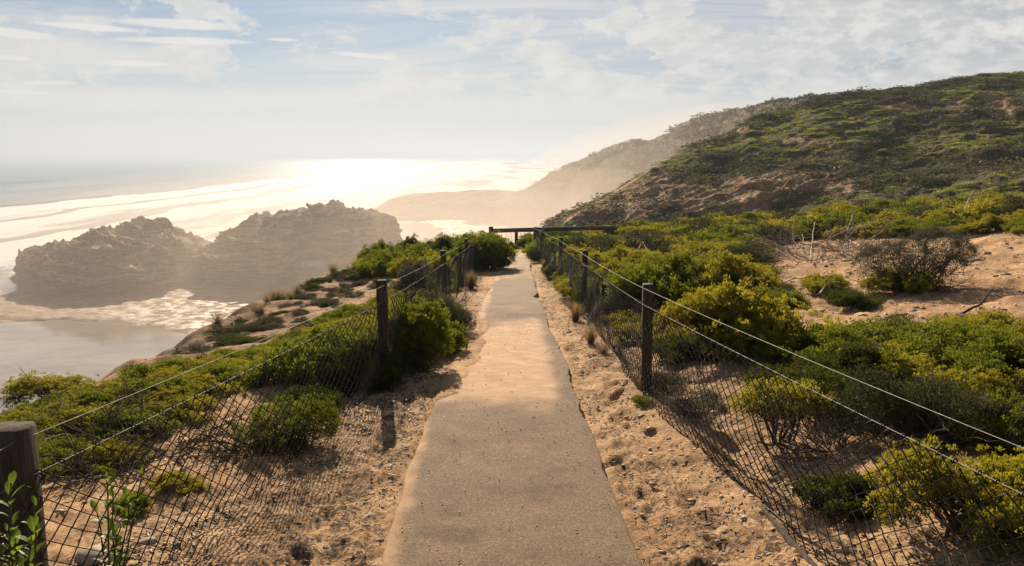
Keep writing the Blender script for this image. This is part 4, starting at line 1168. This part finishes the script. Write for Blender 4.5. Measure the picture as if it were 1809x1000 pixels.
def build_litter():
    rng = rs(31)
    # bark chips and sticks on both sandy margins
    n = 26000
    y = 2.2+26*rng.rand(n)**1.9; side = rng.rand(n) < .52
    fr = ip(y, [(p[1], p[0]) for p in FR]); fl = ip(y, [(p[1], p[0]) for p in FL]); pr = ip(y, PR); pl = ip(y, PL)
    x = np.where(side, pr+.03+(fr-pr+.35)*rng.rand(n)**.9, pl-.02-(-fl+pl+.3)*rng.rand(n)**.9)
    dens = fbm(x*1.6, y*1.1, 3, 71)
    k = rng.rand(n) < .25+.9*ss(-.1, .35, dens); x, y = x[k], y[k]
    far = rng.rand(2600); x2 = rng.uniform(-3.4, 9, 2600); y2 = rng.uniform(2.5, 18, 2600)
    k2 = (np.abs(x2) > 1.6) & (x2 > -3.4) & (x2 < y2*.75+1)
    x = np.concatenate([x, x2[k2], rng.uniform(-.6, .6, 260)]); y = np.concatenate([y, y2[k2], 3+9*rng.rand(260)])
    n = len(x); z = ground(x, y)
    slab = (x > ip(y, PL)) & (x < ip(y, PR)); z = np.where(slab, ip(y, ZP)+.022, z)
    L = .010+.045*rng.rand(n)**3.2; L[rng.rand(n) < .015] *= 2.6; L[slab] = .012
    W = .003+.006*rng.rand(n); H = .002+.004*rng.rand(n)
    W = np.minimum(W, L*.5)
    a = rng.uniform(0, 2*pi, n); p = rng.normal(0, .22, n)
    ax = np.stack([np.cos(a)*np.cos(p), np.sin(a)*np.cos(p), np.sin(p)], -1); wd = np.stack([-np.sin(a), np.cos(a), 0*a], -1); up = np.cross(ax, wd)
    c = np.stack([x, y, z+H*.6+.002], -1)
    V = np.zeros((n, 8, 3)); i = 0
    for sx in (-.5, .5):
        for sy in (-.5, .5):
            for sz in (-.5, .5):
                V[:, i] = c+ax*(L*sx)[:, None]+wd*(W*sy*(1 if sx < 0 else .6))[:, None]+up*(H*sz)[:, None]; i += 1
    fb = np.array([[0, 1, 3, 2], [4, 6, 7, 5], [0, 4, 5, 1], [2, 3, 7, 6], [0, 2, 6, 4], [1, 5, 7, 3]])
    Fc = (np.arange(n)[:, None, None]*8+fb[None]).reshape(-1, 4)
    pal = np.array([[.10, .065, .04], [.20, .13, .08], [.50, .40, .29], [.06, .042, .03], [.34, .24, .15]])
    col = pal[rng.choice(5, n, p=[.30, .26, .14, .16, .14])]*rng.uniform(.8, 1.2, (n, 1))
    o = mesh_np('bark_chips', V.reshape(-1, 3), Fc, M['chips'], attrs={'tint': np.repeat(col, 8, 0)})
    tag(o, 'scattered bark chips and dry sticks on the sandy path margins', 'bark chips', kind='stuff')
    # pebbles
    n = 5200
    x = np.concatenate([rng.uniform(3, 14, 3400), rng.uniform(-5.3, -1.3, 1100), rng.uniform(.7, 1.6, 700)]); y = np.concatenate([rng.uniform(8, 20, 3400), rng.uniform(3, 22, 1100), rng.uniform(3, 12, 700)])
    z = ground(x, y); r = .004+.022*rng.rand(n)**5; r[:3400] *= 2.
    base = np.array([[1, 0, 0], [-1, 0, 0], [0, 1, 0], [0, -1, 0], [0, 0, 1], [0, 0, -1]], float)
    tri = np.array([[0, 2, 4], [2, 1, 4], [1, 3, 4], [3, 0, 4], [2, 0, 5], [1, 2, 5], [3, 1, 5], [0, 3, 5]])
    mid = {}; vs = list(base); fs = []
    for t in tri:
        m = []
        for a_, b_ in ((t[0], t[1]), (t[1], t[2]), (t[2], t[0])):
            kk = (min(a_, b_), max(a_, b_))
            if kk not in mid: vs.append((vs[a_]+vs[b_])/2*1.25); mid[kk] = len(vs)-1
            m.append(mid[kk])
        fs += [[t[0], m[0], m[2]], [m[0], t[1], m[1]], [m[2], m[1], t[2]], [m[0], m[1], m[2]]]
    vs = np.array(vs); fs = np.array(fs)
    V = vs[None]*rng.uniform(.7, 1.3, (n, len(vs), 1))*np.stack([r*rng.uniform(.7, 1.6, n), r, r*rng.uniform(.45, .8, n)], -1)[:, None]
    V = V+np.stack([x, y, z], -1)[:, None]
    Fc = (np.arange(n)[:, None, None]*len(vs)+fs[None]).reshape(-1, 3)
    col = np.array([.42, .30, .19])*rng.uniform(.6, 1.35, (n, 1))
    o = mesh_np('pebbles', V.reshape(-1, 3), Fc, M['chips'], attrs={'tint': np.repeat(col, len(vs), 0)})
    tag(o, 'loose pale pebbles on the sandy clearing and banks', 'pebbles', kind='stuff')
    # a few larger stones
    for k, (u, v, s, l) in enumerate([(165, 985, .10, 'larger pale stone on the bank behind the near left mesh'), (330, 690, .09, 'pale stone showing among the left bank shrubs'), (1497, 462, .13, 'flat pale stone beside the sprawling grey shrub'), (1727, 462, .14, 'pale angular stone on the bare clearing'), (262, 960, .06, 'half buried stone left of the fence foot')]):
        p = gp(u, v); w = vs*rng.uniform(.75, 1.2, (len(vs), 1))*[s, s*.8, s*.5]
        w, ff = w, fs
        tag(mesh_np('stone', w, ff, M['stone'], loc=p), l, 'stone')

def hill_shrubs(H):
    X, Y, Z = H; rng = rs(55)
    # darker rounded bushes picked out on the slope and along its skyline
    vs = []
    for i in range(3):
        V = []; C = []
        for k in range(9):
            c = unit(rng.normal(size=3)*[1, 1, .4])*rng.uniform(.2, .6); c[2] = abs(c[2])*.7
            v, t = clump(rng, 300, .11); V.append(v.reshape(-1, 3)*rng.uniform(.38, .6)*[1, 1, .85]+c); C.append(np.repeat(t, 4))
        V = np.concatenate(V); C = np.concatenate(C)
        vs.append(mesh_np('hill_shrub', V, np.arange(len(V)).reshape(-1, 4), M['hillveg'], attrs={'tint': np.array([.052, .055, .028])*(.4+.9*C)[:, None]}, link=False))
    def near(u, v):
        uu, vv = project(X, Y, Z); k = np.argmin((uu-u)**2+(vv-v)**2); i, j = np.unravel_index(k, X.shape); return np.array([X[i, j], Y[i, j], Z[i, j]])
    spots = [(1345, 205, 62), (1300, 262, 60), (1265, 275, 70), (1245, 300, 50), (1300, 290, 46), (1365, 285, 40), (1425, 180, 30), (1445, 178, 26), (1490, 185, 40), (1575, 175, 44), (1620, 180, 34), (1560, 270, 36), (1530, 268, 26), (1600, 255, 34), (1640, 215, 40), (1730, 200, 50), (1780, 150, 34),
             (1690, 270, 52), (1760, 300, 60), (1800, 290, 40), (1665, 325, 50), (1720, 330, 44), (1590, 320, 34), (1700, 305, 40), (1160, 300, 26), (1215, 285, 28), (1480, 235, 30), (1520, 215, 26), (1660, 185, 26), (1550, 330, 30), (1465, 300, 28), (1395, 305, 30), (1330, 350, 34), (1270, 365, 44), (1180, 365, 22), (1235, 335, 30), (1130, 345, 16), (1100, 375, 18), (1380, 225, 34), (1805, 215, 30)]
    for u, v, w in spots:
        p = near(u, v); s = w*p[1]/F/2*.95
        o = vs[rng.randint(3)].copy(); COL.objects.link(o); o.location = p-[0, 0, s*.15]; o.rotation_euler = (0, 0, rng.uniform(0, 6)); o.scale = (s, s, s*rng.uniform(.5, .75))
        tag(o, 'dark rounded bush standing out from the green scrub on the dune hill', 'bush', 'dark rounded bushes on the dune hill')
    # bushes on the far skyline
    for u, v, w in [(1235, 208, 34), (1215, 218, 26), (1258, 205, 22), (1290, 200, 26), (1330, 190, 30), (1355, 186, 28), (1385, 181, 30), (1180, 238, 16), (1270, 204, 14), (1410, 176, 22)]:
        D = ip(u, [(880, 400), (1000, 360), (1100, 300), (1400, 200), (1600, 190)])-2; p = at(u, v+3, D); s = w*D/F/2
        o = vs[rng.randint(3)].copy(); COL.objects.link(o); o.location = p-[0, 0, s*.4]; o.rotation_euler = (0, 0, rng.uniform(0, 6)); o.scale = (s, s, s*.7)
        tag(o, 'dark bush on the skyline of the farther dune ridge', 'bush', 'bushes on the far ridge skyline')

# ------------------------------------------------------------------ AIR
def vol_mat(name, dens, col, g):
    m = bpy.data.materials.new(name); m.use_nodes = True; t = m.node_tree; t.nodes.clear()
    o = t.nodes.new('ShaderNodeOutputMaterial'); v = t.nodes.new('ShaderNodeVolumePrincipled')
    v.inputs['Color'].default_value = (*col, 1); v.inputs['Density'].default_value = dens; v.inputs['Anisotropy'].default_value = g
    t.links.new(v.outputs[0], o.inputs['Volume']); return m
def build_air():
    v, f = box((0, 0, 0), (1, 1, 1)); v = v*[28600, 14800, 90]+[0, 6900, -30.5+45]
    o = mesh_np('haze', v, f, vol_mat('haze_air', HAZE[0], (.42, .48, .57), .32)); tag(o, 'thin salt haze over the sea and coast', 'haze', kind='stuff')
    def puff(c, r, d):
        n, m = 24, 48; th = np.linspace(0, pi, n+1); ph = np.arange(m)/m*2*pi
        V = [[0, 0, 1]]
        for a in th[1:-1]:
            for b in ph: V.append([sin(a)*cos(b), sin(a)*sin(b), cos(a)])
        V.append([0, 0, -1]); Fs = []
        for j in range(m): Fs.append([0, 1+j, 1+(j+1) % m])
        for i in range(n-2):
            for j in range(m): Fs.append([1+i*m+j, 1+(i+1)*m+j, 1+(i+1)*m+(j+1) % m, 1+i*m+(j+1) % m])
        e = len(V)-1
        for j in range(m): Fs.append([e, 1+(n-2)*m+(j+1) % m, 1+(n-2)*m+j])
        V = np.array(V, float)*r
        me = bpy.data.meshes.new('sea_mist'); me.from_pydata(V.tolist(), [], Fs); me.materials.append(vol_mat('mist', d, (.90, .79, .70), .2))
        o = bpy.data.objects.new('sea_mist', me); COL.objects.link(o); o.location = c; return o
    for (c, r, d, l) in MISTS:
        for k, (q, w_, nm) in enumerate([(1.3, .30, 'outer thinnest layer of '), (1., .34, 'middle layer of '), (.72, .46, 'innermost densest layer of ')]):
            tag(puff(c, [r[0]*q, r[1]*q, r[2]*q], d*w_*1.15), nm+l, 'mist', kind='stuff')
HAZE = (.00040,)
MISTS = [((-25, 210, -27), (125, 85, 21), .0054, 'warm sea spray mist hanging round the two sea rocks'),
         ((0, 360, -29), (170, 150, 21), .0034, 'warm low sea spray mist over the beach and headland'),
         ((85, 265, -16), (70, 95, 27), .0075, 'warm sea spray mist drifting up the farther dune ridge')]

# ------------------------------------------------------------------ WORLD, SUN, CAMERA
def build_world():
    w = bpy.data.worlds.new('World'); SC.world = w; w.use_nodes = True; t = w.node_tree; t.nodes.clear()
    class W_(N):
        def __init__(s): s.t = t
    s = W_()
    out = s.n('OutputWorld'); bg = s.n('Background'); bg.inputs['Strength'].default_value = .05
    sky = s.n('TexSky'); sky.sky_type = 'NISHITA'; sky.sun_disc = False; sky.sun_elevation = SUN_EL; sky.sun_rotation = SUN_AZ
    sky.air_density = 1.; sky.dust_density = .25; sky.ozone_density = 1.
    d = s.n('TexCoord').outputs['Generated']
    sx = s.n('SeparateXYZ'); s.l(d, sx.inputs[0])
    zz = s.math('ADD', s.math('MAXIMUM', sx.outputs[2], 0.), .10)
    cx = s.n('CombineXYZ'); s.l(s.math('DIVIDE', sx.outputs[0], zz), cx.inputs[0]); s.l(s.math('DIVIDE', sx.outputs[1], zz), cx.inputs[1])
    P = cx.outputs[0]
    # thin high veil
    n1 = s.noise(s.scl(P, (.55, 1.3, 1)), .55, 9, .62, .8)
    veil = s.ramp(n1, .38, .64, .12, .95)
    low = s.ramp(sx.outputs[2], .02, .30, 1., 0.)
    # brightness rises towards the sun
    dt = s.n('VectorMath', operation='DOT_PRODUCT'); s.l(d, dt.inputs[0]); dt.inputs[1].default_value = tuple(SUN)
    glow = s.ramp(dt.outputs['Value'], .6, 1.02, 0., 1.)
    away = s.ramp(dt.outputs['Value'], -.1, .55, 0., 1.)
    veilc = s.mix(glow, s.mix(away, CLOUDC, CLOUDA), CLOUDB)
    skyc = s.mix(1., sky.outputs[0], SKYT, 'MULTIPLY')
    c = s.mix(s.math('MULTIPLY', veil, .85), skyc, veilc)
    hz = s.mix(away, CLOUDC, (7.9, 7.85, 7.85))
    LOW = s.math("MULTIPLY", s.ramp(sx.outputs[2], .0, .13, 1., 0.), .85)
    # heaped cumulus low over the hill and horizon
    dz = s.n('MapRange'); s.l(sx.outputs[2], dz.inputs[0]); dz.inputs[1].default_value = .05; dz.inputs[2].default_value = .24
    band = s.math('MULTIPLY', s.ramp(sx.outputs[2], .035, .07), s.ramp(sx.outputs[2], .15, .24, 1., 0.))
    cu = s.noise(s.scl(d, (1, 1, 2.2)), 9, 9, .62, .25)
    right = s.ramp(sx.outputs[0], -.1, .5, .0, .13)
    cum = s.math('MULTIPLY', s.ramp(s.math('ADD', cu, right), .50, .57), band)
    cu2 = s.noise(s.scl(d, (1, 1, 2.2)), 30, 6, .6)
    cc = s.mix(s.ramp(cu2, .4, .65), tuple(x*.74 for x in CLOUDA), tuple(x*1.12 for x in CLOUDB))
    cc = s.mix(s.math('MULTIPLY', glow, .8), cc, CLOUDB)
    c = s.mix(s.math('MULTIPLY', cum, .75), c, cc)
    # bright lens-shaped clouds, upper left
    for (u, v, a, b, k) in CL:
        r = ray(u, v); r = r/np.linalg.norm(r)
        e = unit(np.cross(r, [0, 0, 1.])); up = np.cross(e, r)
        up2 = up*cos(k)-e*sin(k); e2 = e*cos(k)+up*sin(k)
        q = []
        wob = s.math('MULTIPLY', s.math('SUBTRACT', s.noise(s.scl(d, (1, 1, 3)), 16, 5, .6), .5), .9)
        for ax, sc in ((e2, a/F), (up2, b/F)):
            dd = s.n('VectorMath', operation='DOT_PRODUCT'); s.l(d, dd.inputs[0]); dd.inputs[1].default_value = tuple(ax/sc)
            q.append(s.math('POWER', s.math('ABSOLUTE', dd.outputs['Value']), 2.))
        m = s.ramp(s.math('ADD', s.math('ADD', q[0], q[1]), s.math('MULTIPLY', wob, 1.3)), .35, 1.3, 1., 0.)
        fr = s.n('VectorMath', operation='DOT_PRODUCT'); s.l(d, fr.inputs[0]); fr.inputs[1].default_value = tuple(r)
        m = s.math('MULTIPLY', m, s.math('GREATER_THAN', fr.outputs['Value'], 0.))
        c = s.mix(s.math('MULTIPLY', m, .75), c, tuple(x*1.05 for x in CLOUDB))
    c = s.mix(LOW, c, hz)
    s.l(c, bg.inputs['Color']); s.l(bg.outputs[0], out.inputs['Surface'])
    L = bpy.data.lights.new('sun', 'SUN'); L.energy = 5.; L.angle = R(.53); L.color = (1., .83, .62)
    o = bpy.data.objects.new('sun', L); COL.objects.link(o)
    from mathutils import Vector
    o.rotation_euler = Vector(SUN).to_track_quat('Z', 'Y').to_euler()
CLOUDA = (6.9, 7.1, 7.4); CLOUDB = (8.6, 8.3, 7.9); CLOUDC = (1.3, 1.4, 1.65); SKYT = (.40, .48, .60)
CL = [(320, 43, 95, 8, .0), (330, 72, 100, 6, .02), (238, 112, 50, 5, .02), (160, 48, 80, 5, -.02), (20, 58, 55, 7, -.05), (20, 102, 30, 4, 0), (90, 146, 36, 4, .03), (40, 163, 50, 3, -.03), (640, 98, 50, 4, -.08), (500, 70, 26, 3, 0)]
def build_camera():
    c = bpy.data.cameras.new('camera'); o = bpy.data.objects.new('camera', c); COL.objects.link(o)
    c.sensor_width = 36; c.lens = 36*F/1809; c.clip_end = 40000; c.clip_start = .05
    o.location = (0, 0, CH); o.rotation_euler = (pi/2-TH, 0, 0); SC.camera = o

build_world(); build_camera()
build_protos(); build_plants()
build_ground(); build_path()
H = build_hills(); hill_shrubs(H)
build_rocks(); build_sea()
build_fences(); build_dead(); build_litter(); build_air()
SC.view_settings.view_transform = 'Standard'; SC.view_settings.look = 'None'; SC.view_settings.exposure = .9; SC.view_settings.gamma = 1
SC.render.engine = 'CYCLES'
cy = SC.cycles
cy.use_denoising = True; cy.max_bounces = 8; cy.diffuse_bounces = 3; cy.glossy_bounces = 2; cy.transmission_bounces = 3; cy.volume_bounces = 1
cy.sample_clamp_indirect = 4; cy.caustics_reflective = False; cy.caustics_refractive = False
print('plants', COUNT, 'objects', len(SC.objects))
